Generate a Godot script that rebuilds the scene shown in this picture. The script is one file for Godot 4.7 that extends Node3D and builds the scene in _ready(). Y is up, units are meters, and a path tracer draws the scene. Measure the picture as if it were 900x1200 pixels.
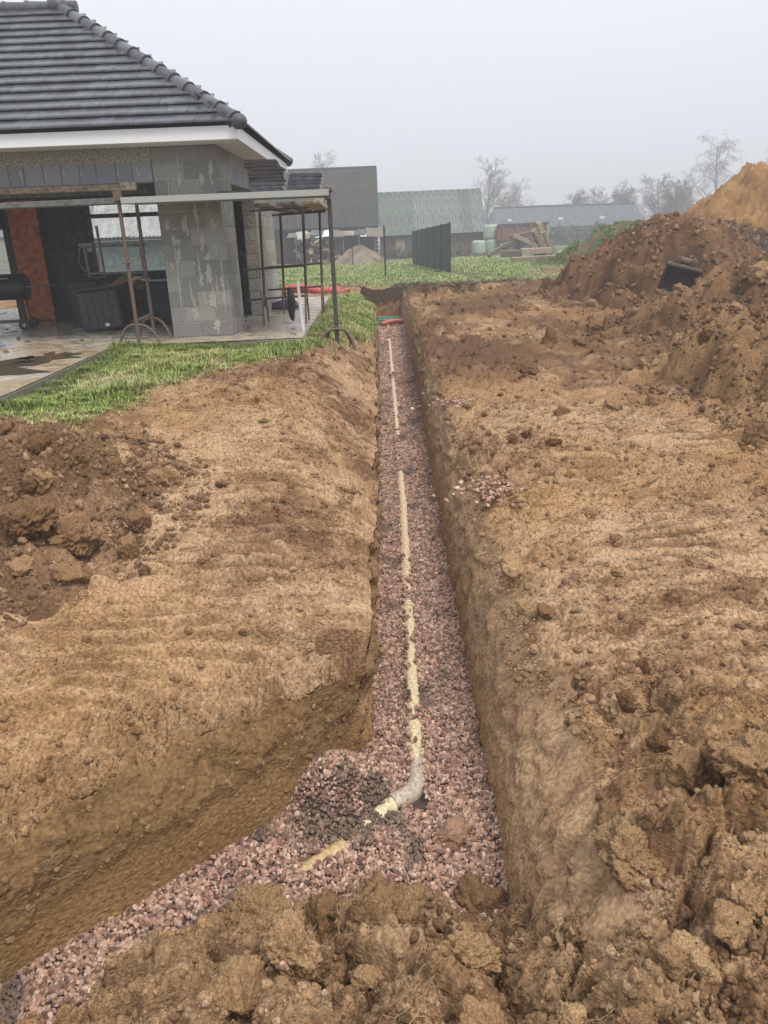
extends Node3D
# A drain trench dug beside a house under construction, on a foggy overcast day.
# -z runs away from the photographer along the trench, x to the right, y up, metres.

const SLAB := 0.72
var rng := RandomNumberGenerator.new()
var n1 := FastNoiseLite.new()
var n2 := FastNoiseLite.new()
var n3 := FastNoiseLite.new()
var n4 := FastNoiseLite.new()
var n5 := FastNoiseLite.new()
var n6 := FastNoiseLite.new()
var n7 := FastNoiseLite.new()
var n8 := FastNoiseLite.new()
var n9 := FastNoiseLite.new()
var taken := {}
var M := {}
var clod_meshes: Array = []
var stone_meshes: Array = []
var heaps: Array = []
var wall_points: Array = []

# ---------------------------------------------------------------- mesh builder
class MB:
	var v := PackedVector3Array()
	var n := PackedVector3Array()
	var c := PackedColorArray()
	var ix := PackedInt32Array()

	func tri(a: Vector3, b: Vector3, d: Vector3, na: Vector3, nb: Vector3, nd: Vector3, col: Color) -> void:
		var k := v.size()
		v.push_back(a); v.push_back(b); v.push_back(d)
		n.push_back(na); n.push_back(nb); n.push_back(nd)
		c.push_back(col); c.push_back(col); c.push_back(col)
		if (d - a).cross(b - a).dot(na + nb + nd) >= 0.0:
			ix.push_back(k); ix.push_back(k + 1); ix.push_back(k + 2)
		else:
			ix.push_back(k); ix.push_back(k + 2); ix.push_back(k + 1)

	func quad(a: Vector3, b: Vector3, d: Vector3, e: Vector3, nn: Vector3, col := Color.WHITE) -> void:
		tri(a, b, d, nn, nn, nn, col)
		tri(a, d, e, nn, nn, nn, col)

	func face(pts: Array, out: Vector3, col := Color.WHITE) -> void:   # flat fan, turned to the side of out
		var nn: Vector3 = (pts[1] - pts[0]).cross(pts[2] - pts[0]).normalized()
		if nn.dot(out) < 0.0:
			nn = -nn
		for i in range(1, pts.size() - 1):
			tri(pts[0], pts[i], pts[i + 1], nn, nn, nn, col)

	func box(at: Vector3, size: Vector3, t := Basis(), bev := 0.0, col := Color.WHITE) -> void:
		var h := size * 0.5
		var b: float = minf(bev, minf(h.x, minf(h.y, h.z)) * 0.9)
		var P := {}
		for sx in [-1, 1]:
			for sy in [-1, 1]:
				for sz in [-1, 1]:
					for ax in 3:
						var q := Vector3(sx * (h.x - b), sy * (h.y - b), sz * (h.z - b))
						q[ax] = [sx, sy, sz][ax] * h[ax]
						P[[sx, sy, sz, ax]] = at + t * q
		for ax in 3:
			var u: int = (ax + 1) % 3
			var w: int = (ax + 2) % 3
			for s in [-1, 1]:
				var pts := []
				for uw in [[-1, -1], [1, -1], [1, 1], [-1, 1]]:
					var k := [0, 0, 0, ax]
					k[ax] = s; k[u] = uw[0]; k[w] = uw[1]
					pts.append(P[k])
				var o := Vector3.ZERO
				o[ax] = s
				face(pts, t * o, col)
		if b <= 0.0:
			return
		for ax in 3:                                   # edges that run along ax
			var u: int = (ax + 1) % 3
			var w: int = (ax + 2) % 3
			for su in [-1, 1]:
				for sw in [-1, 1]:
					var pts := []
					for q in [[-1, u], [1, u], [1, w], [-1, w]]:
						var k := [0, 0, 0, q[1]]
						k[ax] = q[0]; k[u] = su; k[w] = sw
						pts.append(P[k])
					var o := Vector3.ZERO
					o[u] = su; o[w] = sw
					face(pts, t * o, col)
		for sx in [-1, 1]:
			for sy in [-1, 1]:
				for sz in [-1, 1]:
					face([P[[sx, sy, sz, 0]], P[[sx, sy, sz, 1]], P[[sx, sy, sz, 2]]], t * Vector3(sx, sy, sz), col)

	func tube(pts: Array, radii: Array, sides := 8, col := Color.WHITE, caps := true) -> void:
		var m := pts.size()
		var up := Vector3.UP
		var rings := []
		var norms := []
		for i in m:
			var d: Vector3 = (pts[mini(i + 1, m - 1)] - pts[maxi(i - 1, 0)]).normalized()
			if i == 0:
				up = Vector3.RIGHT if absf(d.y) > 0.9 else Vector3.UP
			var s := up.cross(d).normalized()
			up = d.cross(s).normalized()
			var ring := []
			var nr := []
			var r: float = radii[mini(i, radii.size() - 1)]
			for k in sides:
				var a := TAU * k / sides
				var q := s * cos(a) + up * sin(a)
				nr.append(q)
				ring.append(pts[i] + q * r)
			rings.append(ring); norms.append(nr)
		for i in m - 1:
			for k in sides:
				var l := (k + 1) % sides
				tri(rings[i][k], rings[i][l], rings[i + 1][l], norms[i][k], norms[i][l], norms[i + 1][l], col)
				tri(rings[i][k], rings[i + 1][l], rings[i + 1][k], norms[i][k], norms[i + 1][l], norms[i + 1][k], col)
		if caps:
			face(rings[0], pts[0] - pts[1], col)
			face(rings[m - 1], pts[m - 1] - pts[m - 2], col)

	func lathe(at: Vector3, prof: Array, sides := 16, t := Basis(), col := Color.WHITE) -> void:   # prof: [radius, height] pairs
		for i in prof.size() - 1:
			var d := Vector2(prof[i + 1][0] - prof[i][0], prof[i + 1][1] - prof[i][1])
			var nn2 := Vector2(d.y, -d.x).normalized()
			for k in sides:
				var a0 := TAU * k / sides
				var a1 := TAU * (k + 1) / sides
				var q0 := Vector3(cos(a0), 0, sin(a0))
				var q1 := Vector3(cos(a1), 0, sin(a1))
				var A: Vector3 = at + t * (q0 * prof[i][0] + Vector3.UP * prof[i][1])
				var B: Vector3 = at + t * (q1 * prof[i][0] + Vector3.UP * prof[i][1])
				var C: Vector3 = at + t * (q1 * prof[i + 1][0] + Vector3.UP * prof[i + 1][1])
				var D: Vector3 = at + t * (q0 * prof[i + 1][0] + Vector3.UP * prof[i + 1][1])
				var m0 := t * (q0 * nn2.x + Vector3.UP * nn2.y)
				var m1 := t * (q1 * nn2.x + Vector3.UP * nn2.y)
				tri(A, B, C, m0, m1, m1, col)
				tri(A, C, D, m0, m1, m0, col)

	func extrude(prof: Array, u: Vector3, a: Vector3, b: Vector3, at: Vector3, length: float, col := Color.WHITE) -> void:
		# a closed profile in the plane (a, b), drawn out along u; convex enough for a fan
		var mid := Vector2.ZERO
		for p in prof:
			mid += p
		mid /= prof.size()
		var p0 := []
		var p1 := []
		for p in prof:
			p0.append(at + a * p.x + b * p.y)
			p1.append(at + a * p.x + b * p.y + u * length)
		for i in prof.size():
			var j: int = (i + 1) % prof.size()
			var o: Vector2 = (prof[i] + prof[j]) * 0.5 - mid
			face([p0[i], p0[j], p1[j], p1[i]], a * o.x + b * o.y, col)
		face(p0, -u, col)
		face(p1, u, col)

	func mesh() -> ArrayMesh:
		var arr := []
		arr.resize(Mesh.ARRAY_MAX)
		arr[Mesh.ARRAY_VERTEX] = v
		arr[Mesh.ARRAY_NORMAL] = n
		arr[Mesh.ARRAY_COLOR] = c
		arr[Mesh.ARRAY_INDEX] = ix
		var m := ArrayMesh.new()
		m.add_surface_from_arrays(Mesh.PRIMITIVE_TRIANGLES, arr)
		return m


func grid_mesh(v: PackedVector3Array, c: PackedColorArray, w: int, h: int, out := Vector3.UP, closed := false, keep := PackedByteArray()) -> ArrayMesh:
	# h rows of w points; normals from neighbours, faces wound so that they look towards out on the whole
	var n := PackedVector3Array()
	n.resize(v.size())
	var total := 0.0
	for j in h:
		var ja := maxi(j - 1, 0) * w
		var jb := mini(j + 1, h - 1) * w
		for i in w:
			var a := v[j * w + ((i + 1) % w if closed else mini(i + 1, w - 1))] - v[j * w + ((i + w - 1) % w if closed else maxi(i - 1, 0))]
			var b := v[jb + i] - v[ja + i]
			var q := a.cross(b).normalized()
			n[j * w + i] = q if q != Vector3.ZERO else out
			total += q.dot(out) if not closed else 0.0
	var flip := total < 0.0
	if closed:
		var mid := Vector3.ZERO
		for p in v:
			mid += p
		mid /= v.size()
		for k in v.size():
			total += n[k].dot(v[k] - mid)
		flip = total < 0.0
	if flip:
		for k in n.size():
			n[k] = -n[k]
	var ix := PackedInt32Array()
	var cols := w if closed else w - 1
	ix.resize(cols * (h - 1) * 6)
	var o := 0
	for j in h - 1:
		for i in cols:
			var a := j * w + i
			var b := j * w + (i + 1) % w
			var d := a + w
			var e := b + w
			if keep.size() and keep[a] + keep[b] + keep[d] + keep[e] == 0:
				continue
			if flip:
				ix[o] = a; ix[o + 1] = b; ix[o + 2] = e; ix[o + 3] = a; ix[o + 4] = e; ix[o + 5] = d
			else:
				ix[o] = a; ix[o + 1] = e; ix[o + 2] = b; ix[o + 3] = a; ix[o + 4] = d; ix[o + 5] = e
			o += 6
	ix.resize(o)
	var arr := []
	arr.resize(Mesh.ARRAY_MAX)
	arr[Mesh.ARRAY_VERTEX] = v
	arr[Mesh.ARRAY_NORMAL] = n
	arr[Mesh.ARRAY_COLOR] = c
	arr[Mesh.ARRAY_INDEX] = ix
	var m := ArrayMesh.new()
	m.add_surface_from_arrays(Mesh.PRIMITIVE_TRIANGLES, arr)
	return m

# ---------------------------------------------------------------- objects
func numbered(called: String) -> String:
	taken[called] = taken.get(called, -1) + 1
	return called if taken[called] == 0 else "%s_%03d" % [called, taken[called]]

func tag(o: Node3D, label: String, category: String, group := "") -> Node3D:
	o.set_meta("label", label)
	o.set_meta("category", category)
	if group != "":
		o.set_meta("group", group)
	return o

func thing(called: String, label: String, category: String, at := Vector3.ZERO, turn := 0.0, group := "") -> Node3D:
	var o := Node3D.new()
	o.name = numbered(called)
	add_child(o)
	o.position = at
	o.rotation.y = turn
	return tag(o, label, category, group)

func obj(called: String, mesh: Mesh, m: Material, parent: Node = null, at := Transform3D()) -> MeshInstance3D:
	var o := MeshInstance3D.new()
	o.mesh = mesh
	o.material_override = m
	o.transform = at
	if parent == null:
		o.name = numbered(called)
		add_child(o)
	else:
		o.name = called
		parent.add_child(o, true)
	return o

func solo(called: String, mesh: Mesh, m: Material, label: String, category: String, group := "", at := Transform3D()) -> MeshInstance3D:
	var o := obj(called, mesh, m, null, at)
	tag(o, label, category, group)
	return o

func struct(called: String, mesh: Mesh, m: Material, parent: Node = null) -> MeshInstance3D:
	var o := obj(called, mesh, m, parent)
	o.set_meta("kind", "structure")
	return o

func scatter(called: String, mesh: Mesh, m: Material, places: Array, colors: Array, parent: Node = null) -> MultiMeshInstance3D:
	var mm := MultiMesh.new()
	mm.transform_format = MultiMesh.TRANSFORM_3D
	mm.use_colors = true
	mm.mesh = mesh
	mm.instance_count = places.size()
	for i in places.size():
		mm.set_instance_transform(i, places[i])
		mm.set_instance_color(i, colors[i])
	var o := MultiMeshInstance3D.new()
	o.multimesh = mm
	o.material_override = m
	if parent == null:
		o.name = numbered(called)
		add_child(o)
	else:
		o.name = called
		parent.add_child(o, true)
	o.set_meta("kind", "stuff")
	return o

func P(x: float, y: float, z: float) -> Transform3D:
	return Transform3D(Basis(), Vector3(x, y, z))

func rnd_basis(s: float, flat := 1.0) -> Basis:
	var b := Basis.from_euler(Vector3(rng.randf() * 0.5 - 0.25, rng.randf() * TAU, rng.randf() * 0.5 - 0.25))
	return b * Basis.from_scale(Vector3(s * rng.randf_range(0.75, 1.25), s * flat * rng.randf_range(0.75, 1.2), s * rng.randf_range(0.75, 1.25)))

func rot_any() -> Basis:
	return Basis.from_euler(Vector3(rng.randf() * TAU, rng.randf() * TAU, rng.randf() * TAU))

# ---------------------------------------------------------------- materials
func fnl(freq: float, seed_: int, oct := 4, type := FastNoiseLite.TYPE_SIMPLEX_SMOOTH) -> FastNoiseLite:
	var f := FastNoiseLite.new()
	f.noise_type = type
	f.frequency = freq
	f.seed = seed_
	f.fractal_type = FastNoiseLite.FRACTAL_FBM if oct > 1 else FastNoiseLite.FRACTAL_NONE
	f.fractal_octaves = oct
	return f

func noise_tex(size: int, freq: float, seed_: int, oct: int, mean: float, spread: float, type := FastNoiseLite.TYPE_SIMPLEX_SMOOTH) -> ImageTexture:
	# grey values round mean (sRGB for colour), spread wide
	var im := fnl(freq, seed_, oct, type).get_seamless_image(size, size)
	im.convert(Image.FORMAT_L8)
	var d := im.get_data()
	var lut := PackedByteArray()
	for k in 256:
		lut.push_back(clampi(int(255.0 * (mean + (k / 255.0 - 0.5) * spread)), 0, 255))
	for k in d.size():
		d[k] = lut[d[k]]
	im = Image.create_from_data(size, size, false, Image.FORMAT_L8, d)
	im.convert(Image.FORMAT_RGB8)
	return ImageTexture.create_from_image(im)

func mat(col: Color, rough := 0.85, tex: Texture2D = null, scale := 1.0, bump: Texture2D = null, cm := 0.5) -> StandardMaterial3D:
	# col is a real-world (linear) base colour
	var m := StandardMaterial3D.new()
	m.albedo_color = col.linear_to_srgb()
	m.roughness = rough
	m.vertex_color_use_as_albedo = true
	if tex:
		m.albedo_texture = tex
	if bump:
		m.heightmap_enabled = true
		m.heightmap_texture = bump
		m.heightmap_scale = cm
	m.uv1_triplanar = true
	m.uv1_world_triplanar = true
	m.uv1_scale = Vector3.ONE * scale
	return m

func make_materials() -> void:
	var grain := noise_tex(1024, 0.03, 11, 5, 0.86, 0.62)
	var lumps := noise_tex(1024, 0.045, 12, 4, 0.45, -1.5, FastNoiseLite.TYPE_CELLULAR)
	var blot := noise_tex(512, 0.012, 13, 5, 0.88, 0.5)
	var fine := noise_tex(512, 0.08, 14, 3, 0.9, 0.4)
	var streak := noise_tex(256, 0.02, 15, 4, 0.86, 0.6)
	M.soil = mat(Color(1, 1, 1), 0.93, grain, 1.3, lumps, 0.5)
	M.soil.metallic_specular = 0.25
	M.wall = mat(Color(1, 1, 1), 0.9, grain, 1.1, lumps, 0.8)
	M.wall.metallic_specular = 0.3
	M.clod = mat(Color(1, 1, 1), 0.92, grain, 3.0, lumps, 0.45)
	M.clod.metallic_specular = 0.25
	M.gravel_bed = mat(Color(1, 1, 1), 0.9, grain, 3.0, lumps, 1.0)
	M.stone = mat(Color(1, 1, 1), 0.7, fine, 12.0)
	M.grass = mat(Color(1, 1, 1), 0.6)
	M.grass.backlight_enabled = true
	M.grass.backlight = Color(0.3, 0.35, 0.12)
	M.straw = mat(Color(1, 1, 1), 0.7)
	M.turf = mat(Color(1, 1, 1), 0.95, grain, 1.0, lumps, 2.0)
	M.pvc = mat(Color(1, 1, 1), 0.45, blot, 5.0)
	M.slab = mat(Color(1, 1, 1), 0.75, fine, 1.0, fine, 0.05)
	M.slab.roughness_texture = noise_tex(512, 0.008, 21, 4, 0.42, 1.3)
	M.slab.roughness_texture_channel = BaseMaterial3D.TEXTURE_CHANNEL_RED
	M.blocks = []
	for k in 5:
		var g: float = [0.25, 0.29, 0.33, 0.36, 0.27][k]
		M.blocks.append(mat(Color(g * 1.02, g, g * 0.92), 0.92, fine, 0.9 + 0.2 * k, fine, 0.35))
	M.mortar = mat(Color(0.45, 0.44, 0.40), 0.95, blot, 3.0, fine, 0.4)
	M.render_coat = mat(Color(0.42, 0.385, 0.32), 0.95, grain, 0.8, fine, 0.3)
	M.smear = mat(Color(0.50, 0.485, 0.44), 0.95, fine, 3.0, fine, 0.3)
	M.insul = [mat(Color(0.29, 0.31, 0.34), 0.9, fine, 1.7, fine, 0.2), mat(Color(0.26, 0.28, 0.305), 0.9, fine, 2.1, fine, 0.2), mat(Color(0.32, 0.335, 0.36), 0.9, fine, 1.4, fine, 0.2)]
	M.white = mat(Color(0.80, 0.81, 0.82), 0.35)
	M.soffit = mat(Color(0.74, 0.72, 0.68), 0.5)
	M.tiles = []
	for k in 4:
		var g: float = [0.07, 0.088, 0.105, 0.08][k]
		M.tiles.append(mat(Color(g, g * 1.04, g * 1.22), 0.26, blot, 1.2, fine, 0.1))
	M.ridge = mat(Color(0.085, 0.087, 0.093), 0.5, blot, 2.0, fine, 0.1)
	M.tile_brown = mat(Color(0.04, 0.029, 0.028), 0.6, blot, 3.0, fine, 0.1)
	M.under = mat(Color(0.03, 0.03, 0.032), 0.9)
	M.rust = mat(Color(0.17, 0.115, 0.085), 0.75, blot, 4.0, fine, 0.1)
	M.rust_dark = mat(Color(0.085, 0.066, 0.058), 0.75, blot, 4.0, fine, 0.1)
	M.galv = mat(Color(0.42, 0.43, 0.42), 0.5, blot, 3.0, fine, 0.05)
	M.galv.metallic = 0.35
	M.deck = mat(Color(0.47, 0.48, 0.45), 0.55, fine, 1.6, fine, 0.08)
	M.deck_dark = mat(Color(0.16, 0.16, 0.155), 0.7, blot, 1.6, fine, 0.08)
	M.wood = mat(Color(0.34, 0.26, 0.17), 0.85, streak, 2.0, fine, 0.15)
	M.wood_pale = mat(Color(0.48, 0.40, 0.29), 0.85, streak, 2.0, fine, 0.15)
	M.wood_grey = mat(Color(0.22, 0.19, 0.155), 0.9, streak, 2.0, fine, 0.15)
	M.orange = mat(Color(0.80, 0.23, 0.07), 0.7, blot, 1.0)
	M.black = mat(Color(0.018, 0.018, 0.02), 0.55, blot, 2.0)
	M.plastic = mat(Color(0.05, 0.05, 0.056), 0.55, streak, 2.0)
	M.card = mat(Color(0.36, 0.24, 0.13), 0.9, blot, 3.0)
	M.paper = mat(Color(0.75, 0.75, 0.73), 0.8)
	M.red_pipe = mat(Color(0.62, 0.10, 0.075), 0.45, blot, 3.0)
	M.green_lid = mat(Color(0.035, 0.24, 0.14), 0.45, blot, 3.0)
	M.blue_grey = mat(Color(0.33, 0.42, 0.45), 0.5, blot, 3.0)
	M.purple = mat(Color(0.16, 0.09, 0.26), 0.5, blot, 4.0)
	M.blue = mat(Color(0.13, 0.22, 0.34), 0.5)
	M.fence = mat(Color(0.032, 0.042, 0.045), 0.6, blot, 1.0)
	var stain := noise_tex(512, 0.03, 16, 4, 0.66, 1.3)
	M.barn_dark = mat(Color(0.115, 0.12, 0.10), 0.85, stain, 0.22, fine, 0.3)
	M.barn_green = mat(Color(0.26, 0.33, 0.265), 0.75, stain, 0.12, fine, 0.3)
	M.barn_grey = mat(Color(0.34, 0.40, 0.375), 0.7, stain, 0.12, fine, 0.3)
	M.slate = mat(Color(0.13, 0.145, 0.155), 0.85, blot, 0.2)
	M.brick = mat(Color(0.20, 0.105, 0.08), 0.9, fine, 1.0, fine, 0.5)
	M.brick_dark = mat(Color(0.085, 0.06, 0.052), 0.9, fine, 1.0, fine, 0.5)
	M.pale_roof = mat(Color(0.42, 0.43, 0.42), 0.85, blot, 0.4, fine, 0.2)
	M.pale_clad = mat(Color(0.45, 0.50, 0.55), 0.7, blot, 0.4)
	M.green_wall = mat(Color(0.15, 0.19, 0.18), 0.85, blot, 0.5)
	M.bale = mat(Color(0.47, 0.56, 0.46), 0.4, blot, 1.0, fine, 0.5)
	M.trailer = mat(Color(0.26, 0.115, 0.075), 0.8, blot, 0.8, fine, 0.1)
	M.bark = mat(Color(0.27, 0.24, 0.215), 0.95)
	M.birch = mat(Color(0.36, 0.335, 0.31), 0.9)
	M.leaf = mat(Color(1, 1, 1), 0.75)
	M.steel_bucket = mat(Color(0.135, 0.10, 0.068), 0.8, blot, 2.5, lumps, 0.6)
	M.bag = mat(Color(0.014, 0.014, 0.016), 0.45)
	for k in ["barn_dark", "barn_green", "barn_grey"]:
		M[k].uv1_scale = Vector3(1.6, 0.10, 0.10)
	M.inner = mat(Color(0.13, 0.125, 0.115), 0.95, blot, 2.3, fine, 0.3)  # bare blocks indoors, the shade there put into a darker colour
	M.skylight = mat(Color(0.32, 0.34, 0.36), 0.3)
	M.puddle = mat(Color(0.10, 0.075, 0.045), 0.04)

# ---------------------------------------------------------------- the lie of the land
func seg(x: float, xs: Array, ys: Array) -> float:
	if x <= xs[0]:
		return ys[0]
	for i in xs.size() - 1:
		if x < xs[i + 1]:
			return lerpf(ys[i], ys[i + 1], (x - xs[i]) / (xs[i + 1] - xs[i]))
	return ys[ys.size() - 1]

const GX := [-50.0, 0.0, 4.0, 10.0, 20.0, 30.0, 70.0, 250.0]
const GY := [0.1, 0.1, 0.15, 0.35, 0.58, 0.42, -0.3, -0.8]

func base(x: float, z: float) -> float:
	var d := -z
	var b := seg(d, GX, GY)
	if x < 0.0:
		var r := b + 0.36 * smoothstep(3.0, 6.5, d) * smoothstep(0.0, 0.8, -x) * (1.0 - smoothstep(20.0, 30.0, d))
		b = minf(r, maxf(b, 0.64))
	return b

func floor_y(z: float) -> float:
	return -0.72 - 0.026 * z

func x_left(z: float) -> float:      # left lip of the trench, then of the side trench that leaves it near the viewer
	if z <= -17.0:
		return -0.06 - 0.30 * smoothstep(17.0, 18.2, -z)
	if z <= -3.36:
		return lerpf(-0.10, -0.03, clampf((-z - 3.0) / 4.0, 0, 1)) + 0.045 * n2.get_noise_2d(z * 0.7, 3.0) + 0.02 * n3.get_noise_2d(z, 9.0)
	return seg(z, [-3.36, -3.30, -3.2, -3.05, -2.85, -2.35, -2.2, -1.6, -0.8, 1.0], [-0.12, -0.23, -0.42, -0.68, -0.95, -1.35, -1.48, -2.15, -3.1, -5.3]) + 0.09 * n1.get_noise_2d(z * 3.0, 7.0) * smoothstep(3.36, 3.2, -z)

func x_left_low(z: float) -> float:
	if z <= -17.0:
		return lerpf(0.07, -0.30, smoothstep(17.0, 18.2, -z))
	if z <= -3.52:
		return lerpf(-0.15, 0.06, clampf((-z - 3.0) / 14.0, 0, 1)) + 0.02 * n2.get_noise_2d(z * 0.7, 23.0)
	return seg(z, [-3.52, -3.3, -3.03, -2.6, -2.16, -1.65, -0.8, 1.0], [-0.15, -0.29, -0.50, -1.0, -1.55, -2.25, -3.4, -5.9])

func x_right_low(z: float) -> float:
	return lerpf(0.455, 0.66, clampf((-z - 3.0) / 14.0, 0, 1)) + 0.018 * n2.get_noise_2d(z * 0.8, 41.0)

func rough_at(x: float, z: float) -> float:   # 0 rolled flat by the tracks .. 1 loose and cloddy
	var r := 0.5 + 1.3 * n1.get_noise_2d(x * 1.7 + 31.0, z * 0.8)
	if x > 0.3:
		r += 0.55 * (1.0 - smoothstep(0.1, 0.55, absf(x - 0.95 - 0.02 * -z))) - 0.25
		r += 0.9 * smoothstep(3.0, 2.0, -z)
		r += 0.5 * smoothstep(2.4, 3.4, x)
		r += 0.40 * smoothstep(7.5, 10.5, -z)
	else:
		r -= 0.25
		r += 0.35 * smoothstep(0.5, 0.1, absf(x - x_left(z)))
	return clampf(r, 0.0, 1.0)

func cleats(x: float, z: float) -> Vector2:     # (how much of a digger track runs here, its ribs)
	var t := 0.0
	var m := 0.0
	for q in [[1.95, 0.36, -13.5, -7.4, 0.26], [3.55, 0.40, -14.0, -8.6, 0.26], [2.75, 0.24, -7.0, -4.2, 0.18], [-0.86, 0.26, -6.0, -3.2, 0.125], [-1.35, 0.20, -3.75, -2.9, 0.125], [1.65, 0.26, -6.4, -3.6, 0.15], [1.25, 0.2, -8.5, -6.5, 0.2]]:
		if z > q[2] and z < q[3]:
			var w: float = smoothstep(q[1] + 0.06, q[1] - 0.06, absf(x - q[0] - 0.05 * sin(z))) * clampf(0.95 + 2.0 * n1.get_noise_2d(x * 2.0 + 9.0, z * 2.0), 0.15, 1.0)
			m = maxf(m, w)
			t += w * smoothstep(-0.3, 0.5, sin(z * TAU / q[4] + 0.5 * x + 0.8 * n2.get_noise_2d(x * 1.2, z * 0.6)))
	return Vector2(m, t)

func shoulder(x: float, z: float) -> float:     # how far the ground sags towards the lip of the trench
	var d := -z
	if d > 21.0:
		return 0.0
	if x > 0.25:
		var near := clampf((d - 3.0) / 7.0, 0, 1)
		var lean := lerpf(0.30, 0.06, clampf((d - 3.2) / 7.0, 0, 1)) * (1.0 + 0.6 * n1.get_noise_2d(z * 1.5, 60.0))
		return -lerpf(0.13, 0.05, near) * exp(-maxf(0.0, x - (x_right_low(z) + 0.05 + lean)) / lerpf(0.26, 0.10, near))
	var s := maxf(0.0, x_left(z) - x)
	if z < -3.36:
		return -0.05 * exp(-s / 0.07)
	return -0.21 * exp(-s / 0.36) + 0.20 * exp(-s / 0.22) * (n3.get_noise_2d(x * 0.8, z * 0.8) + 0.3 * n5.get_noise_2d(x, z))

func chunk(x: float, z: float) -> float:     # spaded blocks of soil with cracks between them
	var wx := x + 0.10 * n2.get_noise_2d(x * 1.5 + 3.0, z * 1.5)
	var wz := z + 0.10 * n2.get_noise_2d(x * 1.5 - 8.0, z * 1.5 + 4.0)
	var crack := 1.0 + n9.get_noise_2d(wx, wz)
	var y := 0.075 * n8.get_noise_2d(wx, wz)
	y += 0.05 * smoothstep(0.0, 0.5, crack) - 0.10 * smoothstep(0.16, 0.0, crack)
	return y

func pit_at(x: float, z: float) -> float:      # the pit at the far end of the trench, where the drain meets the tank
	var s := smoothstep(18.85, 19.05, -z) * (1.0 - smoothstep(20.9, 21.0, -z)) * smoothstep(2.75, 2.5, x + 0.4 * n1.get_noise_2d(x, z))
	return s

func height(x: float, z: float) -> float:
	var d := -z
	var rm := rough_at(x, z)
	var h := base(x, z)
	var near := smoothstep(40.0, 14.0, d)
	var tr := cleats(x, z)
	rm *= 1.0 - 0.8 * tr.x
	h += 0.07 * n1.get_noise_2d(x, z) * near
	h += 0.065 * n2.get_noise_2d(x, z) * (0.4 + rm)
	h += 0.045 * n3.get_noise_2d(x, z) * (0.25 + rm)
	h += 0.042 * n6.get_noise_2d(x, z * 2.6) * (1.0 - 0.5 * rm) * (1.0 - 0.75 * tr.x)
	var cl := maxf(0.0, -n4.get_noise_2d(x, z) - 0.35)
	h += 0.10 * cl * rm * smoothstep(-0.1, 0.35, n2.get_noise_2d(x * 1.3 + 70.0, z * 1.3))
	h += 0.016 * n5.get_noise_2d(x, z) * (0.3 + rm) * clampf(0.55 + 2.2 * n2.get_noise_2d(x * 1.1 + 17.0, z * 1.8), 0.1, 1.3)
	h += tr.x * 0.034 * (tr.y - 0.5) * (1.0 if d < 7.0 else 2.0)
	if x > 0.0:
		if d < 3.4 and x > 0.6:
			h += 0.7 * chunk(x, z) * smoothstep(3.3, 2.5, d) * smoothstep(0.62, 0.9, x)
		h += smoothstep(6.5, 10.0, d) * smoothstep(0.5, 1.0, x) * (1.0 - smoothstep(20.0, 22.0, d)) * (0.075 * n3.get_noise_2d(x * 0.45, z * 0.45) + 0.05 * maxf(0.0, -n7.get_noise_2d(x, z) - 0.3)) * (1.0 - 0.6 * tr.x)
		h += 0.10 * smoothstep(0.6, 1.3, x) * smoothstep(2.9, 1.9, d)
	return h

func lin(r: float, g: float, b: float) -> Color:
	return Color(r, g, b)

const TAN := Color(0.55, 0.362, 0.212)
const MID := Color(0.34, 0.198, 0.105)
const DARK := Color(0.165, 0.090, 0.047)
const OCHRE := Color(0.45, 0.262, 0.112)
const RED := Color(0.165, 0.088, 0.047)
const GREEN := Color(0.105, 0.15, 0.035)

func soil(x: float, z: float) -> Color:
	var t := 0.58 + 1.1 * n1.get_noise_2d(x * 1.3, z * 1.3 + 50.0) + 1.0 * n2.get_noise_2d(x * 1.2 + 20.0, z * 2.0) + 0.8 * n3.get_noise_2d(x, z * 2.0) + 0.5 * n5.get_noise_2d(x, z)
	t -= 0.30 * rough_at(x, z)
	t -= 0.55 * smoothstep(0.12, 0.24, n2.get_noise_2d(x * 0.55 + 120.0, z * 1.1)) + 0.30 * smoothstep(0.18, 0.26, n2.get_noise_2d(x * 1.6 + 33.0, z * 2.4))
	t += 0.35 * smoothstep(0.10, 0.3, n6.get_noise_2d(x * 0.35, z * 2.2 + 11.0))
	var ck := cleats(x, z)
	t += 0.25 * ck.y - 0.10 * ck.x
	var c := MID.lerp(TAN, clampf(t, 0.0, 1.0)).lerp(DARK, clampf(-t * 1.1, 0.0, 1.0))
	c = c.lerp(RED, (0.92 if x > 0.0 else 0.45) * smoothstep(6.0, 10.5, -z) * clampf(0.8 + 1.5 * n1.get_noise_2d(x * 1.5, z) + 0.8 * n2.get_noise_2d(x, z * 1.5), 0, 1))
	c = c.lerp(DARK, 0.55 * clampf(ck.x - ck.y, 0.0, 1.0))  # shade between the track ribs, put into the colour
	c = c.lerp(OCHRE, 0.5 * clampf(n1.get_noise_2d(x * 1.1 - 40.0, z) * 2.0, 0, 1))
	return c

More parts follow.
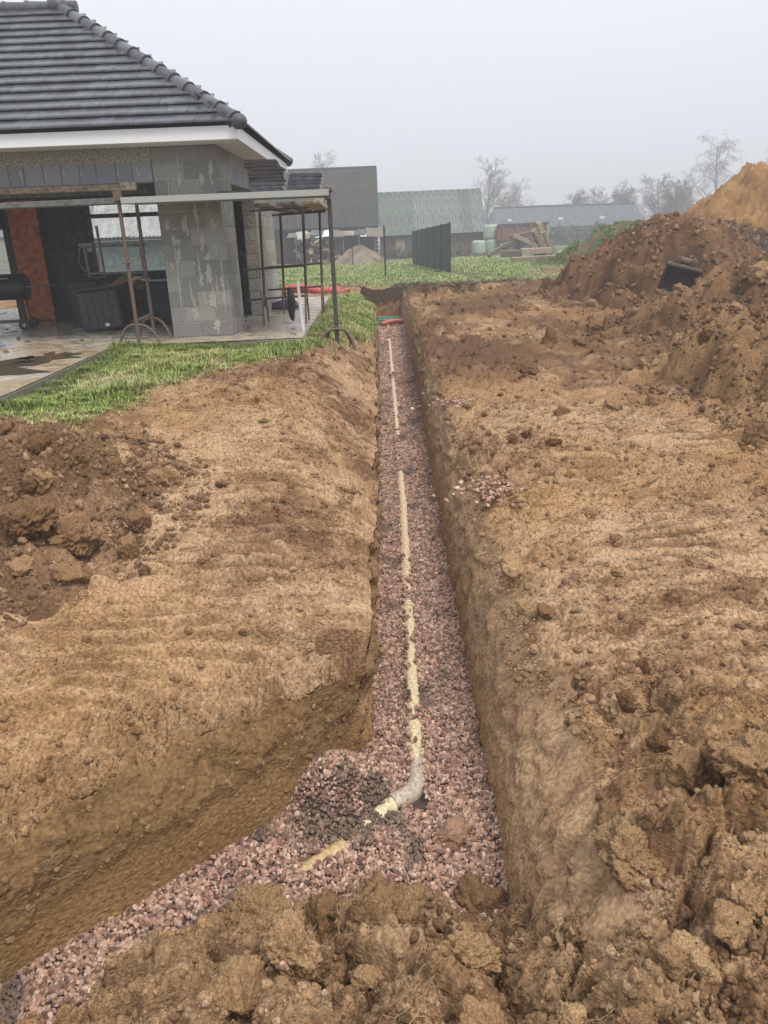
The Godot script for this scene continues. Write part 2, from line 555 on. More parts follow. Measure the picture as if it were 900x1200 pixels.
func grass_at(x: float, z: float) -> float:     # the strip of grass between the slab and the bare ground
	if z < -21.0:
		return smoothstep(21.3, 23.0, -z + 1.4 * n1.get_noise_2d(x, z)) * smoothstep(-0.55, 0.15, 0.35 - 0.42 * smoothstep(1.0, 3.5, x) * smoothstep(36.0, 27.0, -z) + n1.get_noise_2d(x * 1.0 + 5.0, z * 0.6) + 0.4 * n2.get_noise_2d(x, z * 0.6))
	if x > 0.0:
		return 0.6 * smoothstep(14.0, 18.0, -z) * smoothstep(0.15, 0.5, n1.get_noise_2d(x * 1.4, z + 80.0)) * smoothstep(4.0, 1.0, x)
	var zl := seg(x, [-4.0, -3.3, -2.51, -2.31, -2.08, -1.75, -1.4, -0.99, -0.51, -0.17, 0.05], [-6.3, -6.3, -5.95, -6.6, -7.4, -7.9, -8.5, -9.2, -9.9, -11.6, -14.0])
	var e := zl - z + 0.5 * n2.get_noise_2d(x, z) + 0.3 * n3.get_noise_2d(x, z)
	var s := smoothstep(-0.35, 1.1, e + 0.5 * n3.get_noise_2d(x * 0.5, z * 0.5)) * smoothstep(-0.65, 0.0, n1.get_noise_2d(x * 1.5 + 3.0, z * 1.5) + 0.25)
	if x > -1.9 and z > -12.0:
		s *= 0.45 + 0.55 * smoothstep(-0.15, 0.25, n2.get_noise_2d(x + 9.0, z))
	if z < -16.6:
		s *= smoothstep(-1.6, -0.5, x) * smoothstep(19.5, 18.5, -z)
	return clampf(s, 0.0, 1.0)

func ground_color(x: float, z: float) -> Color:
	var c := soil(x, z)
	var g := grass_at(x, z)
	if g > 0.01:
		var far := smoothstep(22.0, 30.0, -z)
		var gc := GREEN.lerp(Color(0.22, 0.21, 0.075), clampf(0.3 + n1.get_noise_2d(x * 2.0, z * 2.0), 0, 1)).lerp(Color(0.155, 0.225, 0.055), far * 0.8)
		c = c.lerp(gc, g * 0.85)
	return c

# ---------------------------------------------------------------- ground meshes
func row_depths() -> Array:
	var r := []
	var d := -1.2
	while d < 0.8:
		r.append(d)
		d += 0.06
	while d < 21.0:
		r.append(d)
		var s := 0.0046 * d + 0.003
		if d > 2.8 and d < 3.56:
			s = 0.007
		if d > 18.6 and d < 19.2:
			s = 0.03
		d += s
	r.append(21.0)
	return r

func build_bank(side: int) -> void:
	var rows := row_depths()
	var nw := 46
	var nc := 270
	var w := nw + nc
	var v := PackedVector3Array()
	var c := PackedColorArray()
	v.resize(w * rows.size())
	c.resize(w * rows.size())
	for j in rows.size():
		var d: float = rows[j]
		var z := -d
		var lip := x_left(z) if side < 0 else 0.0
		var low := x_left_low(z) if side < 0 else x_right_low(z)
		var fy := floor_y(z) - 0.12
		var lean := 0.0
		if side > 0:
			lean = lerpf(0.30, 0.06, clampf((d - 3.2) / 7.0, 0, 1)) * (1.0 + 0.6 * n1.get_noise_2d(z * 1.5, 60.0))
			lip = low + 0.05 + lean
		var top := height(lip, z)
		var ymost := top - (0.21 if side < 0 and z > -3.36 else lerpf(0.13, 0.05, clampf((d - 3.0) / 7.0, 0, 1)) if side > 0 else 0.05)
		for i in nw:
			var t := float(i) / nw
			var y := lerpf(fy, ymost, t)
			var x := 0.0
			if side > 0:
				x = low + 0.05 * t + lean * pow(t, 3.2)
			else:
				x = lerpf(low, lip, t if z < -3.36 else lerpf(0.35 * t, t, smoothstep(0.45, 1.0, t))) - (0.05 if z < -3.36 else 0.0) * pow(t, 5.0)
			# tooth marks, torn lumps and a ragged turf layer near the lip
			var bend := (0.035 + 0.06 * smoothstep(0.4, 0.85, t)) * n3.get_noise_3d(x * 0.2, y * 1.3, z * 0.9) + 0.045 * n2.get_noise_3d(3.0, y * 0.8, z * 1.6)
			bend += 0.03 * smoothstep(0.3, 0.8, t) * maxf(0.0, -n4.get_noise_2d(y * 1.2, z * 1.2) - 0.3) + 0.014 * n5.get_noise_2d(y, z)
			if side < 0 and z > -3.36:
				bend = 0.004 * n5.get_noise_2d(y, z) + 0.02 * n2.get_noise_2d(z * 0.9, y * 0.9) + smoothstep(0.45, 0.75, t) * (0.06 * n3.get_noise_3d(x * 0.7, y * 0.7, z * 0.7) + 0.02 * n5.get_noise_2d(y * 0.7, z * 0.7)) + 0.03 * smoothstep(0.5, 0.62, t + 0.2 * n2.get_noise_2d(z * 2.0, 5.0))
			if side > 0:
				bend *= 0.6
				
			x -= bend * (-1.0 if side < 0 else 1.0) * smoothstep(0.0, 0.12, t) * (1.0 - smoothstep(0.86, 1.0, t))
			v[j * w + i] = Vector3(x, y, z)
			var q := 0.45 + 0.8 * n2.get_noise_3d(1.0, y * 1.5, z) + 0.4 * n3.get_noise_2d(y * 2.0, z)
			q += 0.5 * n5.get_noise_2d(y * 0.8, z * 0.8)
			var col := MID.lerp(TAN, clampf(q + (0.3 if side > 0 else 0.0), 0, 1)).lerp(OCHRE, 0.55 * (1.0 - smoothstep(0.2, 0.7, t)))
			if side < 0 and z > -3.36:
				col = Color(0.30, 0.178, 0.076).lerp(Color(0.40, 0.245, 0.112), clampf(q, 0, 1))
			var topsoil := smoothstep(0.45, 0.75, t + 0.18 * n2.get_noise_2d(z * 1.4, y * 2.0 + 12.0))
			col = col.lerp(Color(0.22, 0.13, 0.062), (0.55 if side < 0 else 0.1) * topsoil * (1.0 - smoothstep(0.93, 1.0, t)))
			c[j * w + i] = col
			if side < 0 and t > 0.3 and d < 6.0 and d > 1.5 and rng.randf() < 0.14:
				wall_points.append(v[j * w + i])
		var most := 0.78 * maxf(d, 0.5) + 2.2
		if d > 15.0:
			most += (d - 15.0) * 0.6
		var x0 := lip + (0.0 if side < 0 else 0.0)
		for i in nc:
			var t := float(i) / (nc - 1)
			var s := most * (exp(2.1 * t) - 1.0) / (exp(2.1) - 1.0)
			var x := x0 + side * s
			var y := height(x, z)
			y += shoulder(x, z)
			if side > 0 and d > 18.7:
				y = lerpf(y, floor_y(z) + 0.1, pit_at(x, z))
			if side < 0 and d > 9.5:
				pass
			v[j * w + nw + i] = Vector3(x, y, z)
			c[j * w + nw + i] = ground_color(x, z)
	struct("ground", grid_mesh(v, c, w, rows.size()), M.soil)

func build_field() -> void:
	# beyond the end wall of the pit
	var w := 200
	var rows := 170
	var v := PackedVector3Array()
	var c := PackedColorArray()
	for j in rows:
		var t := float(j) / (rows - 1)
		var d := 21.0 if j == 0 else 21.0 * pow(320.0 / 21.0, t)
		for i in w:
			var s := float(i) / (w - 1) * 2.0 - 1.0
			var x := s * (0.6 + 0.4 * s * s) * (d * 0.75 + 14.0)
			var z := -d
			var y := height(x, z)
			v.append(Vector3(x, y, z))
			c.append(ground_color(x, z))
	struct("ground", grid_mesh(v, c, w, rows), M.turf)
	# end wall of the pit: dark topsoil over ochre subsoil
	var ew := MB.new()
	var ev := PackedVector3Array()
	var ec := PackedColorArray()
	for j in 22:
		var t := j / 21.0
		for i in 110:
			var x := lerpf(-0.75, 3.1, i / 109.0)
			var top := height(x, -21.0) + 0.005
			var z := -21.0 + 0.10 * (1.0 - t) + 0.08 * n3.get_noise_2d(x, t * 0.8) * (1.0 - t * 0.9)
			ev.append(Vector3(x, lerpf(-0.4, top, t), z))
			var k := smoothstep(0.55, 0.68, t + 0.12 * n3.get_noise_2d(x * 1.5, 0.0))
			ec.append(Color(0.37, 0.205, 0.092).lerp(Color(0.115, 0.075, 0.042), k))
	struct("trench_wall", grid_mesh(ev, ec, 110, 22, Vector3.BACK), M.wall)
	# near wall of the pit on the right is part of the bank; its floor:
	var fv := PackedVector3Array()
	var fc := PackedColorArray()
	for j in 12:
		for i in 40:
			var x := lerpf(-0.7, 0.75, i / 39.0)
			var z := lerpf(-18.6, -21.0, j / 11.0)
			fv.append(Vector3(x, floor_y(z) + 0.02 + 0.05 * n2.get_noise_2d(x, z), z))
			fc.append(MID)
	struct("pit_floor", grid_mesh(fv, fc, 40, 12), M.soil)

# the mound of clods left standing across the junction, right at the viewer's feet
const ZB_X := [-4.0, -2.0, -1.29, -0.96, -0.61, -0.30, -0.05, 0.15, 0.30, 0.50, 0.8, 1.2]
const ZB_Z := [-0.1, -1.80, -2.28, -2.44, -2.60, -2.66, -2.72, -2.62, -2.50, -2.72, -2.90, -2.9]

func mound_y(x: float, z: float) -> float:
	var zb := seg(x, ZB_X, ZB_Z) + 0.10 * n2.get_noise_2d(x * 1.5, 31.0)
	var d := (z - zb) * 0.82
	var top := seg(x, [-4.0, -1.6, -0.9, -0.2, 0.3, 0.8], [-0.2, -0.25, -0.12, 0.08, 0.10, 0.14])
	var y := -0.80 + d * 0.85
	y = top - log(1.0 + exp((top - y) * 7.0)) / 7.0
	y += chunk(x * 1.35, z * 1.35) * 1.05 * smoothstep(0.0, 0.35, d) + 0.07 * n2.get_noise_2d(x * 1.2, z * 1.2) + 0.075 * n3.get_noise_2d(x * 0.8, z * 0.8) + 0.02 * n5.get_noise_2d(x, z)
	var cl := maxf(0.0, -n7.get_noise_2d(x, z) - 0.25)
	y += 0.06 * cl * smoothstep(0.1, 0.4, d)
	y -= 0.05 * smoothstep(0.02, -0.15, d)
	return y

func build_mound() -> void:
	var w := 330
	var h := 230
	var v := PackedVector3Array()
	var c := PackedColorArray()
	for j in h:
		for i in w:
			var x := lerpf(-2.9, 0.78, float(i) / (w - 1))
			var z := lerpf(-0.5, -3.0, float(j) / (h - 1))
			v.append(Vector3(x, mound_y(x, z), z))
			var t := 0.5 + 0.9 * n2.get_noise_2d(x, z + 90.0) + 0.4 * n3.get_noise_2d(x, z)
			var col := Color(0.30, 0.18, 0.09).lerp(Color(0.47, 0.305, 0.17), clampf(t, 0, 1))
			c.append(col)
	var o := solo("soil_mound", grid_mesh(v, c, w, h), M.soil, "lumpy mound of loose brown soil blocking the near end of the trench", "soil mound")

func in_trench(x: float, z: float) -> bool:
	if z < -20.9 or z > 0.5:
		return false
	if x < x_left_low(z) - 0.02:
		return false
	return x < x_right_low(z) + 0.03

func spill(x: float, z: float) -> float:      # gravel that slid down the corner between the two trenches
	var a := Vector2((x + 0.30) / 0.34, (z + 3.13) / 0.36).length()
	return 0.22 * smoothstep(1.0, 0.0, a)

func bed_y(x: float, z: float) -> float:
	return floor_y(z) + 0.018 * n2.get_noise_2d(x * 2.0, z * 2.0) + 0.012 * n3.get_noise_2d(x, z) + spill(x, z) + 0.03 * smoothstep(0.1, 0.0, absf(x - x_right_low(z)))

func build_gravel() -> void:
	var w := 70
	var v := PackedVector3Array()
	var c := PackedColorArray()
	var rows := 0
	var d := -0.6
	while d < 20.0:
		var z := -d
		var a := x_left_low(z) - 0.12
		var b := x_right_low(z) + 0.12
		for i in w:
			var x := lerpf(a, b, float(i) / (w - 1))
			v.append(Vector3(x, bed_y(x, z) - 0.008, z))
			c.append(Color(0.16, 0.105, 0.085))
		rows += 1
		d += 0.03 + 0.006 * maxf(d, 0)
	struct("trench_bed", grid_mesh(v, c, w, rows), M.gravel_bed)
	# the stones: crushed pinkish porphyry
	var places: Array = []
	var colors: Array = []
	for k in stone_meshes.size():
		places.append([]); colors.append([])
	var pal := [Color(0.47, 0.275, 0.19), Color(0.37, 0.205, 0.14), Color(0.57, 0.365, 0.265), Color(0.28, 0.15, 0.108), Color(0.66, 0.47, 0.36), Color(0.43, 0.285, 0.21), Color(0.18, 0.108, 0.08)]
	var z := -1.0
	while z > -19.4:
		var dd := -z
		var a := x_left_low(z) - 0.03
		if z > -3.3:
			a = maxf(a, -0.72 * dd - 0.6)
		var b := x_right_low(z) + 0.03
		var size := 0.0106 if dd < 5.0 else 0.0106 + 0.0009 * (dd - 5.0)
		var step := size * 1.45
		var x := a
		while x < b:
			x += step * rng.randf_range(0.7, 1.3)
			var zz := z + rng.randf_range(-0.5, 0.5) * step
			if z > -2.95 and mound_y(x, zz) > bed_y(x, zz) + 0.05:
				continue
			if seg_gap(Vector2(x, zz), Vector2(0.06, -3.09), Vector2(-0.06, -2.985)) < 0.03 + 0.02 * n3.get_noise_2d(x * 2.0, zz * 2.0) or seg_gap(Vector2(x, zz), Vector2(-0.26, -2.785), Vector2(-0.40, -2.69)) < 0.024 + 0.02 * n3.get_noise_2d(x * 2.0, zz * 2.0) or Vector2(x - 0.105, zz + 3.17).length() < 0.045:
				continue
			var px := pipe_x(zz)
			var y := bed_y(x, zz)
			if z < -3.0 and absf(x - px) < 0.036:
				if pipe_cover(zz, x - px) < 0.0:
					continue
				y += 0.034
			elif z < -3.0 and absf(x - px) < 0.075:
				y += 0.018 * (1.0 - (absf(x - px) - 0.036) / 0.039)
			var s := size * rng.randf_range(0.65, 1.45)
			var k := rng.randi() % stone_meshes.size()
			var dirt := smoothstep(0.22, 0.5, n2.get_noise_2d(x * 1.2 + 14.0, zz * 0.9) + (0.36 if Vector2((x + 0.20) / 0.17, (zz + 2.98) / 0.17).length() < 1.0 + n3.get_noise_2d(x, zz) else 0.0))
			var col: Color = pal[rng.randi() % pal.size()] * rng.randf_range(0.8, 1.2)
			col = col.lerp(Color(0.11, 0.08, 0.055), dirt * 0.75)
			places[k].append(Transform3D(rot_any() * Basis.from_scale(Vector3(s * 1.25, s * 0.8, s)), Vector3(x, y + s * 0.3 + rng.randf() * 0.006, zz)))
			colors[k].append(col)
		z -= step * 0.95
	# strays: on the corner, the mound, the right-hand lip
	for q in [[0.80, -5.35, 0.26, 170, 1], [-0.50, -2.42, 0.17, 260, 2], [-0.36, -2.36, 0.10, 60, 2], [-0.35, -1.80, 0.09, 90, 3], [-0.24, -2.2, 0.08, 40, 2], [0.80, -7.9, 0.36, 90, 1], [-0.62, -2.35, 0.1, 60, 2]]:
		for i in q[3]:
			var x: float = q[0] + rng.randfn(0.0, q[2] * 0.5)
			var zz: float = q[1] + rng.randfn(0.0, q[2] * 0.5)
			var y := 0.0
			if q[4] == 0:
				y = lerpf(bed_y(x, zz), 0.05, clampf((x_left(zz) - x + 0.05) / 0.12, 0, 1)) if x < x_left(zz) else bed_y(x, zz)
				if y > -0.25:
					continue
			elif q[4] == 1:
				y = height(x, zz) - 0.02
			else:
				y = mound_y(x, zz)
				if q[4] == 3:
					y += 0.05 - 3.0 * (Vector2(x - q[0], zz - q[1]).length_squared())
			var s := 0.0125 * rng.randf_range(0.7, 1.5)
			var k := rng.randi() % stone_meshes.size()
			places[k].append(Transform3D(rot_any() * Basis.from_scale(Vector3(s * 1.2, s * 0.85, s)), Vector3(x, y + s * 0.4, zz)))
			colors[k].append(pal[rng.randi() % pal.size()] * rng.randf_range(0.9, 1.3))
	for k in stone_meshes.size():
		scatter("gravel", stone_meshes[k], M.stone, places[k], colors[k])

func seg_gap(p: Vector2, a: Vector2, b: Vector2) -> float:
	var t := clampf((p - a).dot(b - a) / (b - a).length_squared(), 0.0, 1.0)
	return p.distance_to(a.lerp(b, t))

func pipe_x(z: float) -> float:
	return seg(-z, [3.1, 3.43, 4.92, 6.92, 10.0, 15.5, 20.0], [0.115, 0.12, 0.15, 0.19, 0.22, 0.26, 0.30])

func pipe_cover(z: float, off: float) -> float:    # above 0 stones lie on the pipe here
	var d := -z
	var k := 0.55 * n3.get_noise_2d(off * 4.0, z * 0.8) + 0.5 * n2.get_noise_2d(5.0, z * 1.2) - 0.42 + absf(off) * 11.0
	k += 1.2 * smoothstep(8.0, 8.4, d) * (1.0 - smoothstep(9.3, 9.5, d)) - 1.0 * smoothstep(6.3, 6.5, d) * (1.0 - smoothstep(7.9, 8.1, d))
	k += 1.5 * smoothstep(17.2, 17.4, d) - 0.35 * smoothstep(10.0, 11.0, d)
	k += 0.8 * (smoothstep(5.02, 5.08, d) - smoothstep(5.18, 5.24, d)) + 0.6 * (smoothstep(3.62, 3.68, d) - smoothstep(3.74, 3.8, d)) + 0.7 * (smoothstep(12.9, 13.0, d) - smoothstep(13.4, 13.5, d))
	return k

# ---------------------------------------------------------------- clods and stones
func lump(seed_: int, sub: int, rough: float, facets: int, cut := 0.62, grain := 1.0) -> ArrayMesh:
	# a lump of radius about one: a sphere cut by random planes and roughened
	var r := RandomNumberGenerator.new()
	r.seed = seed_
	var w := sub * 2
	var planes := []
	for k in facets:
		planes.append([Vector3(r.randfn(), r.randfn(), r.randfn()).normalized(), r.randf_range(cut, 0.92)])
	var f := fnl(0.9, seed_, 4)
	var g := fnl(3.2, seed_ + 7, 3)
	var v := PackedVector3Array()
	var c := PackedColorArray()
	for j in sub + 1:
		var a := PI * j / sub
		for i in w:
			var b := TAU * i / w
			var q := Vector3(sin(a) * cos(b), cos(a), sin(a) * sin(b))
			var rad := 1.0
			for p in planes:
				var k: float = q.dot(p[0])
				if k > 0.05:
					rad = minf(rad, p[1] / k)
			rad *= 1.0 + rough * (0.9 * f.get_noise_3dv(q * 1.4) + 0.45 * g.get_noise_3dv(q * 1.2 * grain))
			v.append(q * rad)
			c.append(Color.WHITE * (1.0 + 0.22 * f.get_noise_3dv(q * 3.0 + Vector3(9, 9, 9))))
	return grid_mesh(v, c, w, sub + 1, Vector3.UP, true)

func flat(m: ArrayMesh) -> ArrayMesh:
	var a := m.surface_get_arrays(0)
	var v: PackedVector3Array = a[Mesh.ARRAY_VERTEX]
	var ix: PackedInt32Array = a[Mesh.ARRAY_INDEX]
	var b := MB.new()
	for k in range(0, ix.size(), 3):
		var p := v[ix[k]]
		var q := v[ix[k + 1]]
		var r := v[ix[k + 2]]
		var o := (p + q + r) / 3.0
		var nn := (q - p).cross(r - p)
		if nn.length() < 1e-6:
			continue
		nn = nn.normalized()
		if nn.dot(o) < 0.0:
			nn = -nn
		b.tri(p, q, r, nn, nn, nn, Color.WHITE)
	return b.mesh()

func make_lumps() -> void:
	for k in 6:
		stone_meshes.append(flat(lump(500 + k, 4, 0.12, 5, 0.5)))
	for k in 8:
		clod_meshes.append(lump(600 + k, 9, 0.42, 6))
	for k in 8:
		clod_meshes.append(lump(700 + k, 26, 0.36, 9, 0.55))
	for k in 4:
		clod_meshes.append(lump(800 + k, 44, 0.5, 6, 0.55, 1.8))

func land(x: float, z: float) -> float:          # the surface one sees from above, heaps included
	var y := height(x, z) + shoulder(x, z)
	if z > -3.0 and x < 0.75:
		if x > x_left(z):
			y = maxf(mound_y(x, z), bed_y(x, z))
	for hp in heaps:
		if Vector2(x - hp.x, z - hp.z).length() < hp.reach:
			y = maxf(y, heap_y(hp, x, z))
	return y

func heap_y(hp: Dictionary, x: float, z: float) -> float:
	var dx: float = x - hp.x
	var dz: float = z - hp.z
	var ca := cos(hp.turn)
	var sa := sin(hp.turn)
	var a: float = (dx * ca + dz * sa) / hp.rx
	var b: float = (-dx * sa + dz * ca) / hp.rz
	var r := sqrt(a * a + b * b)
	r *= 1.0 + hp.wob * (0.8 * n1.get_noise_2d(x * 2.2 / hp.scale + hp.seed, z * 2.2 / hp.scale) + 0.5 * n2.get_noise_2d(x / hp.scale, z / hp.scale + hp.seed))
	var s := 0.0
	if hp.cone:
		s = 1.0 - sqrt(r * r + 0.004)
	else:
		s = 1.0 - r if r > 0.55 else 0.45 + 0.30 * (1.0 - pow(r / 0.55, 2.0)) 
	var y: float = base(x, z) - 0.08 + (hp.h + 0.08) * s * (1.0 if hp.cone else 1.0 / 0.75)
	var inside := smoothstep(-0.05, 0.15, s)
	y += inside * hp.rough * (0.17 * hp.scale * n2.get_noise_2d(x / hp.scale, z / hp.scale) + 0.085 * n3.get_noise_2d(x / hp.scale, z / hp.scale) + 0.16 * hp.scale * maxf(0.0, -n7.get_noise_2d(x / hp.scale, z / hp.scale) - 0.3) * clampf(0.5 + 2.0 * n2.get_noise_2d(x + 40.0, z), 0, 1) + 0.010 * n5.get_noise_2d(x, z))
	return y

func add_heap(called: String, label: String, x: float, z: float, rx: float, rz: float, h: float, c0: Color, c1: Color, res: int, opt := {}) -> void:
	var hp := {"x": x, "z": z, "rx": rx, "rz": rz, "h": h, "turn": 0.0, "wob": 0.35, "cone": false, "rough": 1.0, "scale": 1.0, "seed": float(heaps.size()) * 17.3, "reach": maxf(rx, rz) * 1.25, "green": 0.0}
	hp.merge(opt, true)
	heaps.append(hp)
	var keep := PackedByteArray()
	var v := PackedVector3Array()
	var c := PackedColorArray()
	for j in res:
		for i in res:
			var px: float = x + (2.0 * i / (res - 1) - 1.0) * hp.reach
			var pz: float = z + (1.0 - 2.0 * j / (res - 1)) * hp.reach
			var hy := heap_y(hp, px, pz)
			keep.append(1 if hy > base(px, pz) - 0.12 else 0)
			v.append(Vector3(px, maxf(hy, base(px, pz) - 0.3), pz))
			var t := 0.5 + 1.0 * n1.get_noise_2d(px * 2.0 / hp.scale, pz * 2.0 / hp.scale + 7.0) + 0.7 * n2.get_noise_2d(px, pz - 30.0) + 0.3 * n3.get_noise_2d(px, pz)
			var col := c0.lerp(c1, clampf(t, 0, 1))
			if hp.green > 0.0:
				col = col.lerp(Color(0.13, 0.19, 0.05), hp.green * smoothstep(-0.25, 0.15, n1.get_noise_2d(px * 1.5, pz * 1.5 + 3.0) + 0.1))
			c.append(col)
	solo(called, grid_mesh(v, c, res, res, Vector3.UP, false, keep), M.soil, label, "soil heap" if called == "soil_heap" else called.replace("_", " "))

func build_heaps() -> void:
	add_heap("soil_heap", "dark brown heap of dug soil at the left, in front of the grass", -3.30, -4.75, 2.0, 1.45, 0.50, Color(0.19, 0.108, 0.058), Color(0.37, 0.22, 0.122), 240, {"rough": 1.1})
	add_heap("soil_heap", "reddish brown heap behind the digger bucket at the right", 6.15, -16.6, 2.55, 2.5, 1.5, Color(0.115, 0.061, 0.033), Color(0.26, 0.142, 0.072), 220)
	add_heap("soil_heap", "brown heap in front of the digger bucket, at the right edge", 6.3, -12.1, 2.5, 2.0, 1.05, Color(0.155, 0.085, 0.043), Color(0.33, 0.19, 0.095), 220)
	add_heap("soil_heap", "pale brown bank of clods spilling in at the right edge, nearest on that side", 5.6, -8.1, 2.55, 2.9, 1.25, Color(0.24, 0.138, 0.065), Color(0.44, 0.27, 0.135), 240, {"rough": 1.2})
	add_heap("soil_heap", "tall pointed heap of ochre sand at the far right", 11.55, -25.0, 3.9, 3.6, 3.1, Color(0.28, 0.15, 0.06), Color(0.46, 0.26, 0.10), 170, {"cone": true, "wob": 0.2, "rough": 1.3})
	add_heap("soil_heap", "dark grey-brown heap between the reddish heap and the ochre heap", 9.0, -20.6, 2.2, 1.7, 1.25, Color(0.075, 0.05, 0.036), Color(0.16, 0.10, 0.06), 110)
	add_heap("soil_heap", "low mound overgrown with green weeds behind the reddish heap", 10.6, -34.0, 3.3, 2.4, 1.55, Color(0.12, 0.085, 0.05), Color(0.20, 0.15, 0.085), 90, {"green": 0.95})
	add_heap("wood_chip_heap", "heap of pale wood chips in front of the dark barn", -0.9, -52.0, 2.1, 1.8, 1.25, Color(0.20, 0.155, 0.11), Color(0.36, 0.29, 0.21), 90, {"cone": true, "wob": 0.1})

# ---------------------------------------------------------------- the drain
func build_pipe() -> void:
	var t := thing("drain_pipe", "cream plastic drain pipe half buried in the gravel along the trench", "pipe")
	var zs := [3.18, 5.1, 8.2, 13.0, 17.3]
	for k in 4:
		var b := MB.new()
		var pts := []
		var col := Color(0.80, 0.66, 0.40) if k < 2 else Color(0.80, 0.62, 0.42)
		if k == 1:
			col = Color(0.80, 0.60, 0.38)
		for i in 13:
			var d: float = lerpf(zs[k], zs[k + 1], i / 12.0)
			pts.append(Vector3(pipe_x(-d), floor_y(-d) - 0.022, -d))
		b.tube(pts, [0.055], 16, col)
		var p := obj("pipe_length", b.mesh(), M.pvc, t)
		var s := MB.new()
		var e := Vector3(pipe_x(-zs[k + 1]), floor_y(-zs[k + 1]) - 0.022, -zs[k + 1])
		s.tube([e, e + Vector3(0, 0, 0.10)], [0.062], 16, col * 0.95)
		obj("socket", s.mesh(), M.pvc, p)
	# the bend into the side trench
	var b := MB.new()
	var c0 := Vector3(0.115, floor_y(-3.2) - 0.018, -3.2)
	var pts := [c0 + Vector3(0.005, 0, -0.14), c0 + Vector3(0.004, 0, -0.07), c0, c0 + Vector3(-0.025, 0, 0.065), c0 + Vector3(-0.075, 0, 0.115), c0 + Vector3(-0.13, 0, 0.15)]
	b.tube(pts, [0.059, 0.059, 0.055, 0.055, 0.055, 0.059], 18, Color(0.56, 0.46, 0.36))
	obj("elbow", b.mesh(), M.pvc, t)
	b = MB.new()
	b.tube([c0 + Vector3(-0.13, -0.004, 0.15), Vector3(-0.12, floor_y(-3) - 0.02, -2.94), Vector3(-0.34, floor_y(-2.8) - 0.05, -2.76)], [0.055], 16, Color(0.80, 0.67, 0.41))
	obj("pipe_length", b.mesh(), M.pvc, t)
	b = MB.new()
	b.tube([Vector3(-0.24, floor_y(-2.8) - 0.014, -2.80), Vector3(-0.46, floor_y(-2.7) - 0.035, -2.65)], [0.042], 16, Color(0.58, 0.40, 0.18))
	solo("pipe_offcut", b.mesh(), M.pvc, "short muddy length of yellowish pipe poking from the gravel beside the mound", "pipe")

# ---------------------------------------------------------------- the house
var boxes := {}
func bx(size: Vector3, bev := 0.006) -> ArrayMesh:
	var key := [size.snapped(Vector3.ONE * 0.001), bev]
	if not boxes.has(key):
		var b := MB.new()
		b.box(Vector3.ZERO, size, Basis(), bev)
		boxes[key] = b.mesh()
	return boxes[key]

func block_run(parent: Node, at: Vector3, dir: Vector3, length: float, courses: int, first: int, thick: float, bl: float, bh: float, mats: Array, called := "concrete_block") -> void:
	# courses of blocks laid along dir from at; the run's outer face lies in the plane through at
	var out := dir.cross(Vector3.UP)
	var b3 := Basis(dir, Vector3.UP, out)
	for r in courses:
		var s := 0.0
		var k := 0
		while s < length - 0.02:
			var l := bl
			if k == 0 and (r + first) % 2 == 1:
				l = bl * 0.5
			l = minf(l, length - s)
			if length - s - l < 0.06:
				l = length - s
			var size := Vector3(l - 0.009, bh - 0.009, thick)
			var p := at + dir * (s + l * 0.5) + Vector3.UP * (bh * (r + 0.5)) - out * (thick * 0.5 + rng.randf_range(-0.0025, 0.0025))
			obj(called, bx(size), mats[rng.randi() % mats.size()], parent, Transform3D(b3, p))
			s += l
			k += 1

func smear(parent: Node, at: Vector3, right: Vector3, w: float, h: float, seed_: int) -> void:
	# a hand-flung patch of mortar: a ragged, slightly domed skin
	var r := RandomNumberGenerator.new()
	r.seed = seed_
	var out := right.cross(Vector3.UP)
	var b := MB.new()
	var n := 30
	var ring := []
	var rim := []
	var f := fnl(0.9, seed_, 3)
	for k in n:
		var a := TAU * k / n
		var q := 0.8 + 0.75 * f.get_noise_2d(cos(a) * 1.5, sin(a) * 3.0)
		var bent := right * w * 0.5 * f.get_noise_2d(sin(a) * 1.2, 9.0)
		var p := right * cos(a) * w * 0.5 * q + Vector3.UP * sin(a) * h * 0.5 * q + bent
		ring.append(at + p * 0.85 + out * 0.004)
		rim.append(at + p + out * 0.001)
	for k in n:
		var l := (k + 1) % n
		b.face([at + out * 0.005, ring[k], ring[l]], out)
		b.face([ring[k], rim[k], rim[l], ring[l]], out)
	obj("mortar_smear", b.mesh(), M.smear, parent)

